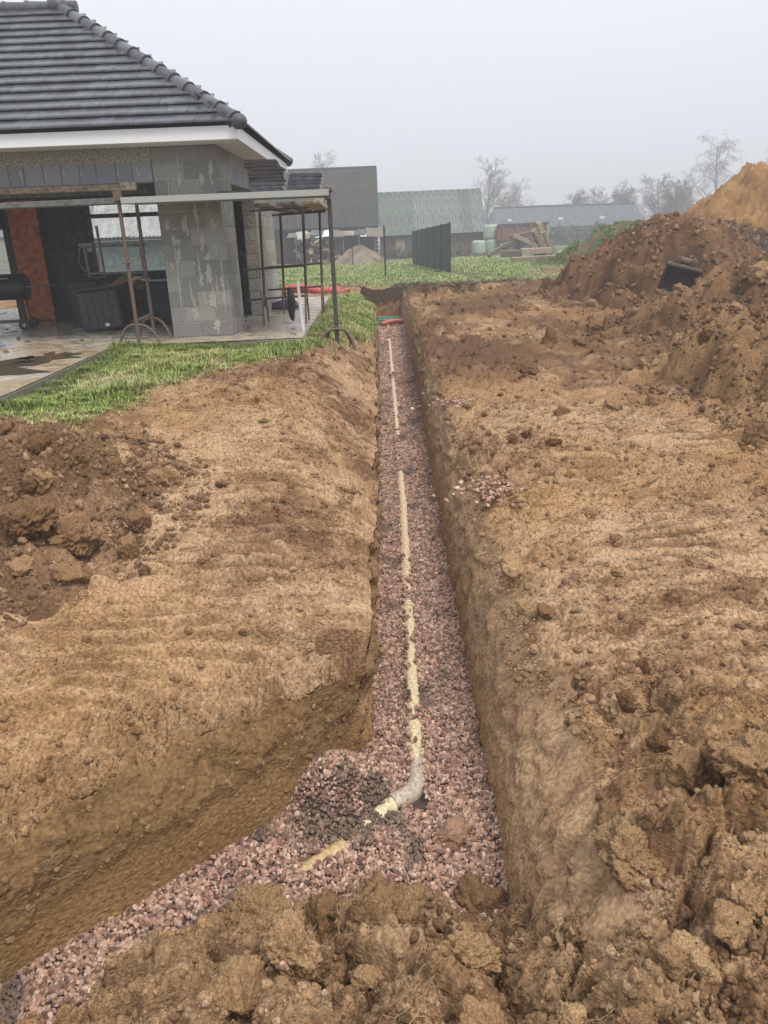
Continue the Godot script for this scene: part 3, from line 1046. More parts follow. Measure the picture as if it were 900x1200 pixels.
func build_slab() -> void:
	var b := MB.new()
	var prof := [Vector2(-14, -6.2), Vector2(-3.43, -6.2), Vector2(-3.43, -10.28), Vector2(-0.98, -10.28), Vector2(-0.98, -17.2), Vector2(-14, -17.2)]
	# top in small cells so that mud can colour it
	var nx := 150
	var nz := 130
	var v := PackedVector3Array()
	var c := PackedColorArray()
	var keep := PackedByteArray()
	for j in nz:
		for i in nx:
			var x := lerpf(-14.0, -0.98, pow(float(i) / (nx - 1), 0.7))
			var z := lerpf(-17.2, -6.2, float(j) / (nz - 1))
			if z > -10.28 and x > -3.43:
				x = -3.43
			v.append(Vector3(x, SLAB + 0.003 * n2.get_noise_2d(x, z), z))
			var mud := clampf(0.5 + 1.6 * n1.get_noise_2d(x * 1.6, z * 2.2) + 0.6 * n2.get_noise_2d(x, z * 2.0), 0, 1) * smoothstep(-11.6, -10.2, z + 0.5 * n1.get_noise_2d(x, 3.0))
			if x > -2.0:
				mud = maxf(mud, 0.55 * clampf(0.6 + n1.get_noise_2d(x * 2.0, z * 2.0), 0, 1))
			c.append(Color(0.52, 0.475, 0.39).lerp(Color(0.42, 0.29, 0.15), mud * 0.8))
			keep.append(1)
	struct("concrete_slab", grid_mesh(v, c, nx, nz), M.slab)
	for e in [[Vector3(-8.7, SLAB - 0.16, -6.21), Vector3(10.54, 0.30, 0.04)], [Vector3(-3.44, SLAB - 0.16, -8.24), Vector3(0.04, 0.30, 4.06)], [Vector3(-2.2, SLAB - 0.16, -10.29), Vector3(2.44, 0.30, 0.04)], [Vector3(-0.99, SLAB - 0.16, -13.74), Vector3(0.04, 0.30, 6.9)]]:
		b.box(e[0], e[1], Basis(), 0.008, Color(0.20, 0.185, 0.155))
	struct("slab_edge", b.mesh(), M.slab)
	# standing water on the slab
	for q in [[-4.55, -8.5, 0.75, 1.0, 3], [-3.95, -9.35, 0.35, 0.5, 5], [-5.7, -7.4, 0.8, 0.8, 9]]:
		var pts := []
		for k in 36:
			var a := TAU * k / 36
			var r: float = 1.0 + 0.9 * n2.get_noise_2d(cos(a) * 0.8 + q[4], sin(a) * 0.8)
			pts.append(Vector3(q[0] + cos(a) * q[2] * r, SLAB + 0.007, q[1] + sin(a) * q[3] * r))
		var w := MB.new()
		for k in 36:
			w.face([Vector3(q[0], SLAB + 0.007, q[1]), pts[k], pts[(k + 1) % 36]], Vector3.UP)
		struct("puddle", w.mesh(), M.puddle)

func build_house() -> void:
	build_slab()
	var h := thing("house", "unfinished single storey house of bare concrete blocks with a hipped roof of dark tiles", "house")
	var zf := -10.85
	# corner pillar of blocks
	var core := MB.new()
	core.box(Vector3(-2.39, SLAB + 1.2, -11.33), Vector3(0.826, 2.40, 0.946), Basis(), 0.0)
	var pil := obj("pillar", core.mesh(), M.mortar, h)
	var bm: Array = M.blocks
	block_run(pil, Vector3(-2.81, SLAB, zf), Vector3.RIGHT, 0.84, 12, 0, 0.19, 0.40, 0.2, bm)
	block_run(pil, Vector3(-1.97, SLAB, zf - 0.19), Vector3.FORWARD, 0.77, 12, 1, 0.19, 0.38, 0.2, bm)
	block_run(pil, Vector3(-2.81, SLAB, -11.81), Vector3.BACK, 0.77, 12, 1, 0.19, 0.38, 0.2, bm)
	for i in 40:
		var sw := rng.randf_range(0.02, 0.09)
		smear(pil, Vector3(rng.randf_range(-2.74, -2.04), SLAB + rng.randf_range(0.1, 2.3), zf + 0.002), Vector3.RIGHT, sw, rng.randf_range(0.08, 0.30) * (1.6 if sw < 0.04 else 0.8), 100 + i)
	for q in [[-2.31, 2.30, 0.07, 0.34, 1], [-2.26, 1.98, 0.09, 0.24, 3], [-2.24, 1.54, 0.10, 0.34, 4], [-2.2, 1.20, 0.12, 0.26, 5], [-2.2, 0.86, 0.11, 0.2, 6], [-2.47, 2.18, 0.08, 0.28, 7], [-2.64, 1.55, 0.03, 1.1, 9], [-2.05, 1.4, 0.03, 1.0, 13]]:
		smear(pil, Vector3(q[0], q[1], zf + 0.003), Vector3.RIGHT, q[2], q[3], q[4])
	for i in 14:
		smear(pil, Vector3(-1.968, SLAB + rng.randf_range(0.1, 2.2), rng.randf_range(-11.75, -10.95)), Vector3.FORWARD, rng.randf_range(0.03, 0.08), rng.randf_range(0.15, 0.5), 200 + i)
	# front lintel: a course of grey insulating blocks under a rendered beam
	var lb := MB.new()
	lb.box(Vector3(-7.4, 3.05, -10.97), Vector3(9.18, 0.22, 0.23), Basis(), 0.004)
	var beam := obj("beam", lb.mesh(), M.render_coat, h)
	lb = MB.new()
	lb.box(Vector3(-7.4, 2.825, -10.97), Vector3(9.17, 0.24, 0.20), Basis(), 0.0)
	var lin_ := obj("lintel", lb.mesh(), M.mortar, h)
	var x := -2.815
	while x > -6.6:
		var wdt := rng.randf_range(0.2, 0.26)
		obj("lintel_block", bx(Vector3(wdt - 0.006, 0.245, 0.21)), M.insul[rng.randi() % 3], lin_, P(x - wdt * 0.5, 2.825, -10.96 + rng.randf_range(-0.003, 0.003)))
		if rng.randf() < 0.55:
			smear(lin_, Vector3(x - wdt * rng.randf_range(0.1, 0.9), 2.84, zf + 0.001), Vector3.RIGHT, 0.035, rng.randf_range(0.15, 0.24), rng.randi() % 1000)
		x -= wdt
	lb = MB.new()
	lb.box(Vector3(-9.3, 2.825, -10.96), Vector3(5.3, 0.245, 0.21), Basis(), 0.004)
	obj("lintel_block", lb.mesh(), M.insul[0], lin_)
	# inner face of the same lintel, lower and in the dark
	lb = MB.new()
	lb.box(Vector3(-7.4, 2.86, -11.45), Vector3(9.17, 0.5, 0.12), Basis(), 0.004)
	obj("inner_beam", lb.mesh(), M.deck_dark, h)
	# right side: lintel over the side opening, back pillar
	lb = MB.new()
	lb.box(Vector3(-2.085, 3.05, -13.7), Vector3(0.23, 0.22, 3.76), Basis(), 0.004)
	obj("beam", lb.mesh(), M.render_coat, h)
	var z := -11.82
	while z > -13.5:
		obj("lintel_block", bx(Vector3(0.21, 0.245, 0.234)), M.insul[rng.randi() % 3], lin_, P(-2.077, 2.825, z - 0.12))
		z -= 0.24
	lb = MB.new()
	lb.box(Vector3(-2.01, SLAB + 1.2, -14.64), Vector3(0.21, 2.40, 2.25), Basis(), 0.0)
	var bp := obj("pillar", lb.mesh(), M.mortar, h)
	block_run(bp, Vector3(-2.125, SLAB, -13.5), Vector3.RIGHT, 0.225, 12, 0, 0.1, 0.4, 0.2, [M.render_coat, M.mortar])
	block_run(bp, Vector3(-1.90, SLAB, -13.6), Vector3.FORWARD, 2.2, 12, 1, 0.1, 0.4, 0.2, [M.render_coat, M.mortar, M.render_coat])
	# back wall of the covered terrace with its window opening, all of bare blocks
	var w0 := MB.new()
	w0.box(Vector3(-5.51, SLAB + 1.2, -14.62), Vector3(0.93, 2.4, 0.17), Basis(), 0.0)
	w0.box(Vector3(-3.58, SLAB + 0.36, -14.62), Vector3(2.92, 0.72, 0.17), Basis(), 0.0)
	w0.box(Vector3(-4.6, 2.86, -14.62), Vector3(4.95, 0.5, 0.17), Basis(), 0.0)
	w0.box(Vector3(-2.8, SLAB + 1.2, -14.62), Vector3(1.38, 2.4, 0.16), Basis(), 0.0)
	w0.box(Vector3(-9.0, SLAB + 1.2, -14.62), Vector3(2.9, 2.4, 0.17), Basis(), 0.0)
	w0.box(Vector3(-7.0, 2.70, -14.62), Vector3(1.1, 0.86, 0.17), Basis(), 0.0)
	w0.box(Vector3(-6.26, SLAB + 1.2, -14.62), Vector3(0.55, 2.4, 0.17), Basis(), 0.0)
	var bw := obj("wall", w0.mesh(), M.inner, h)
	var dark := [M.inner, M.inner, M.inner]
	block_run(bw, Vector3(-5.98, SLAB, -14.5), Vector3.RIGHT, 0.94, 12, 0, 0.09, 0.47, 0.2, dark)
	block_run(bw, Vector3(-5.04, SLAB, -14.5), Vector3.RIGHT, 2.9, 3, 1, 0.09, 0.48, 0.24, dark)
	lb = MB.new()
	lb.box(Vector3(-4.35, 2.43, -14.6), Vector3(1.62, 0.07, 0.1), Basis(), 0.005)
	lb.box(Vector3(-5.0, 2.04, -14.56), Vector3(0.07, 1.17, 0.09), Basis(), 0.005)
	lb.box(Vector3(-4.35, 1.46, -14.55), Vector3(1.5, 0.05, 0.14), Basis(), 0.005)
	obj("window_frame", lb.mesh(), M.wood_grey, h)
	var iw := MB.new()
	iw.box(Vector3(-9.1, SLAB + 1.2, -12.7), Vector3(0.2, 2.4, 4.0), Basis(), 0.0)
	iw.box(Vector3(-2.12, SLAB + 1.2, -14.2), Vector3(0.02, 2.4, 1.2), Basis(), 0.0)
	iw.box(Vector3(-2.78, SLAB + 1.2, -13.1), Vector3(0.12, 2.4, 2.5), Basis(), 0.0)  # unseen partition, added to keep the side opening dark
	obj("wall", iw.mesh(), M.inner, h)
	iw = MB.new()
	iw.box(Vector3(-7.0, 3.14, -13.3), Vector3(10.0, 0.04, 4.9), Basis(), 0.0)  # lid under the roof, added to keep the interior dark
	obj("added_ceiling", iw.mesh(), M.wood_grey, h)
	# eaves
	var f := MB.new()
	f.box(Vector3(-6.8, 3.195, -10.385), Vector3(10.4, 0.155, 0.025), Basis(), 0.004)
	obj("fascia", f.mesh(), M.white, h)
	f = MB.new()
	f.box(Vector3(-1.612, 3.195, -13.31), Vector3(0.025, 0.155, 5.82), Basis(), 0.004)
	obj("fascia", f.mesh(), M.white, h)
	f = MB.new()
	f.box(Vector3(-6.8, 3.125, -10.62), Vector3(10.36, 0.012, 0.44), Basis(), 0.0)
	f.box(Vector3(-1.8, 3.127, -13.5), Vector3(0.35, 0.012, 5.3), Basis(), 0.0)
	obj("soffit", f.mesh(), M.soffit, h)
	# roof: boarding below, tiles laid course by course
	var pit := atan(1.97 / 2.93)
	var cp := cos(pit)
	var sp := sin(pit)
	var A := Vector3(-1.58, 3.285, -10.36)
	var R := A + Vector3(-2.93, 1.97, -2.93)
	var L := Vector3(-12.0, 3.285, -10.36)
	var R2 := Vector3(-9.07, R.y, R.z)
	var A2 := Vector3(-1.58, 3.285, -16.22)
	var L2 := Vector3(-12.0, 3.285, -16.22)
	var u := MB.new()
	u.face([A, R, R2, L], Vector3(0, 1, 1))
	u.face([A, R, A2], Vector3(1, 1, 0))
	u.face([A2, R, R2, L2], Vector3(0, 1, -1))
	u.face([L, R2, L2], Vector3(-1, 1, 0))
	var roof := obj("roof", u.mesh(), M.under, h)
	var prof := [Vector2(-0.006, 0.042), Vector2(0.0, 0.050), Vector2(-0.010, 0.062), Vector2(-0.03, 0.066), Vector2(-0.275, 0.026), Vector2(-0.275, 0.004)]
	var meshes := {}
	var tl := 0.2335
	var cb := Basis(Vector3(1, 0, 0), Vector3(0, cp, sp), Vector3(0, -sp, cp))
	var rest := MB.new()
	for r in 15:
		var s := r * tl - 0.03
		var o := A + Vector3(0, s * sp, -s * cp)
		var hip := A.x - maxf(s, 0) * cp + 0.02
		var xr := hip
		var k := 0
		while xr > -6.4:
			var joint := -1.6 - 0.245 * k - (0.1225 if r % 2 else 0.0)
			k += 1
			if joint > xr - 0.05:
				continue
			var wd := snappedf(xr - joint, 0.005)
			if not meshes.has(wd):
				var mb := MB.new()
				mb.extrude(prof, Vector3.RIGHT, Vector3(0, 0, 1), Vector3.UP, Vector3(-wd * 0.5 + 0.002, 0, 0), wd - 0.004)
				meshes[wd] = mb.mesh()
			var tilt := Basis(Vector3.UP, rng.randf_range(-0.004, 0.004)) * Basis(Vector3(1, 0, 0), rng.randf_range(-0.006, 0.006))
			obj("roof_tile", meshes[wd], M.tiles[rng.randi() % 4], roof, Transform3D(cb * tilt, Vector3((xr + joint) * 0.5, o.y, o.z) + Vector3(0, cp, sp) * rng.randf_range(0.0, 0.003)))
			xr = joint
		rest.extrude(prof, Vector3.LEFT, cb.z, cb.y, Vector3(xr, o.y, o.z), maxf(0.1, xr - (-12.0 + maxf(s, 0) * cp)))
	var ro := obj("roof_tile", rest.mesh(), M.tiles[1], roof)
	ro.set_meta("kind", "stuff")
	var rb := Basis(Vector3(0, 0, -1), Vector3(sp, cp, 0), Vector3(cp, -sp, 0))
	if true:
		for r in 3:
			var s := r * tl - 0.03
			var zz := A.z - 0.12 - maxf(s, 0) * cp
			while zz > A2.z + 0.1 + maxf(s, 0) * cp:
				var mb: ArrayMesh
				if not meshes.has(0.24):
					var m2 := MB.new()
					m2.extrude(prof, Vector3.RIGHT, Vector3(0, 0, 1), Vector3.UP, Vector3(-0.118, 0, 0), 0.236)
					meshes[0.24] = m2.mesh()
				mb = meshes[0.24]
				obj("roof_tile", mb, M.tiles[rng.randi() % 4], roof, Transform3D(rb, Vector3(A.x + 0.02 - s * cp, A.y + s * sp, zz)))
				zz -= 0.242
	# hip and ridge tiles
	var hd := (R - A)
	var hl := hd.length()
	hd = hd.normalized()
	var side := hd.cross(Vector3.UP).normalized()
	var hb := Basis(side, side.cross(hd) * -1.0, hd) if side.cross(hd).y < 0 else Basis(side, side.cross(hd), -hd)
	var cap := MB.new()
	cap.tube([Vector3(0, 0, 0.0), Vector3(0, 0, -0.05), Vector3(0, 0, -0.39)], [0.100, 0.098, 0.082], 16)
	cap.tube([Vector3(0, 0, 0.012), Vector3(0, 0, -0.03)], [0.108], 16)
	var capm := cap.mesh()
	for k in 13:
		obj("hip_tile", capm, [M.ridge, M.tiles[2]][k % 2], roof, Transform3D(hb, A + hd * (0.05 + k * (hl - 0.15) / 13.0) + Vector3(0, 0.02, 0)))
	for k in 22:
		obj("ridge_tile", capm, [M.ridge, M.tiles[2]][k % 2], roof, Transform3D(Basis(Vector3(0, 0, 1), Vector3.UP, Vector3(-1, 0, 0)), R + Vector3(-0.12 - k * 0.34, 0.02, 0)))
	var ball := lump(91, 10, 0.02, 0)
	obj("end_cap", ball, M.ridge, roof, Transform3D(Basis.from_scale(Vector3(0.10, 0.09, 0.10)), A + Vector3(0.02, 0.02, 0.02)))
	obj("end_cap", ball, M.ridge, roof, Transform3D(Basis.from_scale(Vector3(0.15, 0.13, 0.15)), R + Vector3(0, 0.03, 0)))
	var hd2 := (R - A2).normalized()
	var e2 := MB.new()
	e2.tube([A2 + Vector3(0.04, 0.02, -0.05), R], [0.085], 12)
	obj("hip_tile", e2.mesh(), M.ridge, roof)
	# formwork board still hanging under the front lintel
	var wb := MB.new()
	wb.box(Vector3(-6.3, 2.655, -10.80), Vector3(6.4, 0.075, 0.09), Basis(), 0.006)
	solo("timber_beam", wb.mesh(), M.wood, "long weathered formwork timber under the front lintel of the house", "beam")
	wb = MB.new()
	wb.box(Vector3(-3.12, 2.66, -10.77), Vector3(0.2, 0.1, 0.1), Basis(Vector3.UP, 0.2), 0.012)
	solo("wood_block", wb.mesh(), M.wood_pale, "splintered block of wood jammed at the end of the formwork timber", "block")

# ---------------------------------------------------------------- scaffolding
func u_foot(apex: Vector3, a: Vector3, b: Vector3, r := 0.017) -> ArrayMesh:
	var pts := []
	for i in 17:
		var t := i / 16.0
		var y := 1.0 - pow(absf(2.0 * t - 1.0), 2.4)
		var q := a.lerp(b, smoothstep(0.0, 1.0, t) * 0.5 + t * 0.5)
		pts.append(Vector3(q.x, lerpf(lerpf(a.y, b.y, t), apex.y, y), q.z) + (apex - (a + b) * 0.5) * Vector3(1, 0, 1) * y)
	var m := MB.new()
	m.tube(pts, [r], 8)
	return m.mesh()

func rod(a: Vector3, b: Vector3, r: float) -> ArrayMesh:
	var m := MB.new()
	m.tube([a, b], [r], 10)
	return m.mesh()

func build_scaffold() -> void:
	var t := thing("scaffold_trestle", "rusty scaffold trestle with two arched feet standing on the front of the slab", "scaffold trestle")
	obj("pole", rod(Vector3(-3.13, SLAB + 0.02, -10.30), Vector3(-3.13, 2.56, -10.30), 0.024), M.rust, t)
	obj("pole", rod(Vector3(-3.10, SLAB + 0.05, -10.95), Vector3(-3.10, 2.56, -10.95), 0.024), M.rust, t)
	for y in [1.52, 1.02]:
		obj("rung", rod(Vector3(-3.13, y, -10.30), Vector3(-3.10, y + 0.02, -10.95), 0.017), M.rust, t)
	obj("foot", u_foot(Vector3(-3.13, 0.97, -10.30), Vector3(-3.38, SLAB, -10.31), Vector3(-2.84, SLAB, -10.26)), M.rust, t)
	obj("foot", u_foot(Vector3(-3.10, 0.99, -10.95), Vector3(-3.36, SLAB, -11.15), Vector3(-2.83, SLAB, -10.78)), M.rust, t)
	obj("brace", rod(Vector3(-3.34, 0.80, -10.31), Vector3(-2.9, 0.80, -10.27), 0.008), M.rust, t)
	var k := MB.new()
	k.box(Vector3(-3.13, 2.54, -10.28), Vector3(0.09, 0.15, 0.10), Basis(), 0.01)
	obj("bracket", k.mesh(), M.rust, t)
	k = MB.new()
	k.tube([Vector3(-3.19, 1.74, -10.27), Vector3(-3.07, 1.74, -10.27)], [0.012], 6)
	k.tube([Vector3(-3.13, 1.74, -10.30), Vector3(-3.13, 1.74, -10.24)], [0.02], 8)
	obj("wing_nut", k.mesh(), M.rust, t)
	# right hand end: a single square post on a forked foot in the grass
	t = thing("scaffold_post", "brown scaffold post on a forked foot in the grass right of the slab", "scaffold post")
	k = MB.new()
	k.box(Vector3(-0.535, 1.54, -10.5), Vector3(0.055, 1.92, 0.055), Basis(), 0.006)
	obj("pole", k.mesh(), M.rust_dark, t)
	k = MB.new()
	k.box(Vector3(-0.545, 2.47, -10.4), Vector3(0.075, 0.16, 0.10), Basis(), 0.01)
	k.box(Vector3(-0.535, 2.515, -10.52), Vector3(0.08, 0.05, 0.42), Basis(), 0.01)
	obj("bracket", k.mesh(), M.rust, t)
	var gy := height(-0.55, -10.4) - 0.02
	obj("foot", u_foot(Vector3(-0.535, gy + 0.24, -10.44), Vector3(-0.80, gy, -10.30), Vector3(-0.30, gy - 0.03, -10.34), 0.02), M.rust, t)
	obj("foot", u_foot(Vector3(-0.535, gy + 0.25, -10.52), Vector3(-0.70, gy, -10.9), Vector3(-0.36, gy - 0.02, -10.86), 0.02), M.rust, t)
	# decks
	for q in [[-10.36, 0.0], [-10.68, 0.01]]:
		var b := MB.new()
		b.box(Vector3(-1.80, 2.497, q[0]), Vector3(2.56, 0.012, 0.30), Basis(), 0.0)
		b.box(Vector3(-1.80, 2.47, q[0] + 0.147), Vector3(2.56, 0.07, 0.007), Basis(), 0.002)
		b.box(Vector3(-1.80, 2.47, q[0] - 0.147), Vector3(2.56, 0.07, 0.007), Basis(), 0.002)
		b.box(Vector3(-1.80, 2.437, q[0] + 0.135), Vector3(2.55, 0.006, 0.03), Basis(), 0.0)
		var label := "pale metal scaffold plank in front of the corner pillar, the nearer one" if q[1] == 0.0 else "metal scaffold plank under the stacks of roof tiles, nearer to the house"
		var pl := solo("scaffold_plank", b.mesh(), M.deck, label, "scaffold plank", "scaffold planks")
		b = MB.new()
		b.box(Vector3(-1.80, 2.46, q[0] + 0.02), Vector3(2.5, 0.05, 0.05), Basis(), 0.004)
		obj("stiffener", b.mesh(), M.deck_dark, pl)
	var b := MB.new()
	b.box(Vector3(-6.2, 2.47, -10.62), Vector3(6.1, 0.07, 0.30), Basis(Vector3(0, 0, 1), 0.004), 0.006)
	solo("scaffold_plank", b.mesh(), M.deck_dark, "dark scaffold plank reaching from the left edge to the arched trestle", "scaffold plank", "scaffold planks")
	# trestles standing on the slab at the side of the house
	for q in [[-12.2, -1.70, -1.06, 1.52, 1.08, 2.33, "rusty scaffold trestle at the side of the house, the nearer of two"], [-14.0, -1.60, -0.93, 1.48, 1.10, 2.30, "rusty scaffold trestle at the side of the house, the farther of two"]]:
		t = thing("scaffold_trestle", q[6], "scaffold trestle", Vector3.ZERO, 0.0, "trestles beside the house")
		for x in [q[1], q[2]]:
			obj("pole", rod(Vector3(x, SLAB + 0.25, q[0]), Vector3(x + 0.04, 2.33, q[0]), 0.021), M.rust_dark, t)
			obj("foot", u_foot(Vector3(x, SLAB + 0.42, q[0]), Vector3(x, SLAB if x < -0.98 else 0.6, q[0] + 0.26), Vector3(x, SLAB if x < -0.98 else 0.6, q[0] - 0.26), 0.015), M.rust, t)
		for y in [q[3], q[4]]:
			obj("rail", rod(Vector3(q[1] - 0.28, y, q[0] - 0.01), Vector3(q[2] + 0.02, y + 0.03, q[0] - 0.01), 0.016), M.rust_dark, t)
		obj("top_rail", rod(Vector3(q[1] - 0.1, q[5] + 0.02, q[0]), Vector3(q[2] + 0.14, q[5] + 0.05, q[0]), 0.022), M.rust_dark, t)
	var px := [-1.46, -1.14, -0.84]
	var names := ["grey timber scaffold board beside the house wall", "grey timber scaffold board between two others at the side of the house", "pale timber scaffold board at the outer side of the side scaffold"]
	for i in 3:
		b = MB.new()
		b.box(Vector3(px[i], 2.385 + 0.005 * i, -12.75), Vector3(0.25, 0.045, 3.5), Basis(Vector3.UP, 0.015 * (i - 1)), 0.005)
		solo("scaffold_board", b.mesh(), [M.wood_grey, M.wood_grey, M.wood_pale][i], names[i], "scaffold board", "timber boards of the side scaffold")
	b = MB.new()
	b.box(Vector3(-0.86, 2.47, -13.4), Vector3(0.12, 0.11, 0.12), Basis(Vector3.UP, 0.4), 0.01)
	solo("wood_block", b.mesh(), M.wood_pale, "small pale block lying on the outer board of the side scaffold", "block")
	# roof tiles stacked on the deck
	var tile := MB.new()
	var pr := [Vector2(-0.21, 0), Vector2(-0.21, 0.032), Vector2(-0.185, 0.042), Vector2(0.19, 0.034), Vector2(0.21, 0.022), Vector2(0.21, 0)]
	tile.extrude(pr, Vector3.BACK, Vector3.RIGHT, Vector3.UP, Vector3(0, 0, -0.15), 0.30)
	var tm := tile.mesh()
	for i in 9:
		var o := solo("spare_tile", tm, M.tile_brown if i > 2 else M.tiles[3], ["bottom", "second lowest", "third lowest", "fourth lowest", "middle", "fourth highest", "third highest", "second highest", "topmost"][i] + " roof tile of the taller stack on the scaffold plank", "roof tile", "taller stack of spare roof tiles", Transform3D(Basis(Vector3.UP, PI * float(i % 2) + rng.randf_range(-0.06, 0.06)), Vector3(-1.31 + rng.randf_range(-0.02, 0.02) - 0.05 * float(i > 6), 2.505 + i * 0.043, -10.6)))
	for i in 5:
		solo("spare_tile", tm, M.tiles[i % 2], ["bottom", "second lowest", "middle", "second highest", "topmost"][i] + " roof tile of the lower stack on the scaffold plank", "roof tile", "lower stack of spare roof tiles", Transform3D(Basis(Vector3.UP, rng.randf_range(-0.05, 0.05)), Vector3(-0.86 + 0.012 * i, 2.505 + i * 0.043, -10.66)))
	solo("spare_tile", tm, M.tile_brown, "single brown roof tile lying left of the stacked tiles", "roof tile", "", Transform3D(Basis(Vector3.UP, 0.2), Vector3(-1.76, 2.507, -10.66)))
	# white post and black sack
	b = MB.new()
	b.box(Vector3(-1.06, 1.02, -11.2), Vector3(0.038, 0.72, 0.038), Basis(Vector3(0, 0, 1), 0.05), 0.006)
	solo("white_post", b.mesh(), M.white, "thin whitish post standing at the edge of the slab beside the side scaffold", "post")
	var sack := lump(77, 14, 0.35, 3)
	solo("black_sack", sack, M.bag, "black plastic sack hanging on the rail behind the whitish post", "sack", "", Transform3D(Basis.from_scale(Vector3(0.06, 0.24, 0.07)), Vector3(-1.27, 1.0, -12.0)))
	solo("folded_sheet", lump(78, 14, 0.6, 3), M.purple, "crumpled purple plastic sheet on the slab behind the side scaffold", "sheet", "", Transform3D(Basis.from_scale(Vector3(0.27, 0.09, 0.16)), Vector3(-1.65, SLAB + 0.06, -14.6)))

# ---------------------------------------------------------------- under the terrace roof
func build_inside() -> void:
	var b := MB.new()
	b.box(Vector3(-6.03, 1.73, -14.3), Vector3(0.52, 2.0, 0.04), Basis(), 0.006)
	b.box(Vector3(-5.79, 1.73, -14.27), Vector3(0.05, 2.02, 0.06), Basis(), 0.006)
	solo("orange_panel", b.mesh(), M.orange, "tall rust orange door panel standing at the back of the terrace", "panel")
	# storage box
	var t := thing("storage_box", "dark grey plastic storage box with a white tag, leaning on the terrace", "storage box", Vector3(-4.15, SLAB, -12.2), 0.0)
	t.rotation = Vector3(0, 0.12, 0.07)
	b = MB.new()
	b.box(Vector3(0, 0.32, 0), Vector3(0.62, 0.60, 0.5), Basis(), 0.03)
	obj("body", b.mesh(), M.plastic, t)
	for i in 5:
		b = MB.new()
		b.box(Vector3(-0.24 + i * 0.115, 0.32, 0.252), Vector3(0.10, 0.54, 0.012), Basis(), 0.004)
		obj("slat", b.mesh(), M.plastic, t)
	b = MB.new()
	b.box(Vector3(0, 0.635, 0), Vector3(0.66, 0.035, 0.54), Basis(), 0.01)
	obj("lid", b.mesh(), M.plastic, t)
	b = MB.new()
	b.box(Vector3(0.06, 0.10, 0.261), Vector3(0.06, 0.045, 0.004), Basis(), 0.0)
	obj("tag", b.mesh(), M.paper, t)
	b = MB.new()
	b.box(Vector3(-4.62, SLAB + 0.36, -12.9), Vector3(0.5, 0.72, 0.4), Basis(), 0.02)
	b.box(Vector3(-4.62, SLAB + 0.735, -12.9), Vector3(0.54, 0.03, 0.44), Basis(), 0.008)
	solo("black_bin", b.mesh(), M.black, "black lidded box behind the left side of the storage box", "box")
	b = MB.new()
	b.box(Vector3(-3.35, SLAB + 0.32, -12.9), Vector3(0.7, 0.64, 0.5), Basis(), 0.02)
	b.box(Vector3(-3.35, SLAB + 0.655, -12.9), Vector3(0.74, 0.03, 0.54), Basis(), 0.008)
	solo("black_bin", b.mesh(), M.black, "black lidded box between the storage box and the corner pillar", "box")
	# torn cardboard lying on top
	for q in [[-3.86, 1.42, -12.4, 0.34, 0.2, 0.3, "torn sheet of brown cardboard on the storage box"], [-3.62, 1.36, -12.5, 0.3, 0.16, -0.5, "folded brown cardboard flap right of the storage box"]]:
		var m := PackedVector3Array()
		var c := PackedColorArray()
		for j in 7:
			for i in 9:
				var u := i / 8.0 - 0.5
				var w := j / 6.0 - 0.5
				m.append(Vector3(u * q[3] * (1.0 + 0.2 * n2.get_noise_2d(j * 0.5, q[0])), 0.05 * sin(u * 5.0 + q[5] * 4.0) + 0.05 * n2.get_noise_2d(u * 2.0, w * 2.0 + q[0]), w * q[4]))
				c.append(Color.WHITE)
		solo("cardboard", grid_mesh(m, c, 9, 7), M.card, q[6], "cardboard", "", Transform3D(Basis.from_euler(Vector3(0.5, q[5], 0.2)), Vector3(q[0], q[1], q[2])))
	b = MB.new()
	b.box(Vector3.ZERO, Vector3(0.26, 0.012, 0.18), Basis(), 0.003)
	solo("white_sheet", b.mesh(), M.paper, "white sheet of paper on top of the torn cardboard", "paper", "", Transform3D(Basis.from_euler(Vector3(0.2, 0.3, -0.15)), Vector3(-3.6, 1.45, -12.45)))
	# inner scaffold frame
	t = thing("tube_scaffold", "grey tubular scaffold frame in front of the rear window opening", "tube scaffold")
	for q in [[-4.71, 2.0], [-4.46, 2.25], [-3.80, 1.9]]:
		obj("pole", rod(Vector3(q[0] + 0.03, SLAB, -13.3), Vector3(q[0], q[1], -13.3), 0.022), M.galv, t)
	for q in [[-4.75, -3.70, 1.95], [-4.68, -3.74, 1.52]]:
		obj("rail", rod(Vector3(q[0], q[2], -13.27), Vector3(q[1], q[2] - 0.02, -13.27), 0.02), M.galv, t)
	b = MB.new()
	b.box(Vector3(-4.66, 1.97, -13.24), Vector3(0.22, 0.05, 0.05), Basis(), 0.006)
	b.box(Vector3(-4.6, 1.89, -13.24), Vector3(0.09, 0.07, 0.04), Basis(), 0.006)
	obj("clamp", b.mesh(), M.galv, t)
	# cable hanging on the dark wall
	b = MB.new()
	var pts := []
	for i in 15:
		var a := lerpf(1.9, 4.5, i / 14.0)
		pts.append(Vector3(-5.12 + 0.13 * cos(a), 1.73 + 0.22 * sin(a), -14.46 + 0.01 * sin(i * 1.0)))
	b.tube(pts, [0.008], 6)
	solo("loose_cable", b.mesh(), M.paper, "short loop of pale cable sticking out of the dark terrace wall", "cable")
	# barbecue
	t = thing("barbecue", "black drum barbecue on wheeled legs at the left edge of the terrace", "barbecue", Vector3(-5.95, SLAB, -12.8), 0.1)
	b = MB.new()
	b.tube([Vector3(-0.42, 0.66, 0), Vector3(-0.41, 0.66, 0), Vector3(0.38, 0.66, 0), Vector3(0.40, 0.66, 0)], [0.18, 0.2, 0.2, 0.18], 20)
	obj("drum", b.mesh(), M.black, t)
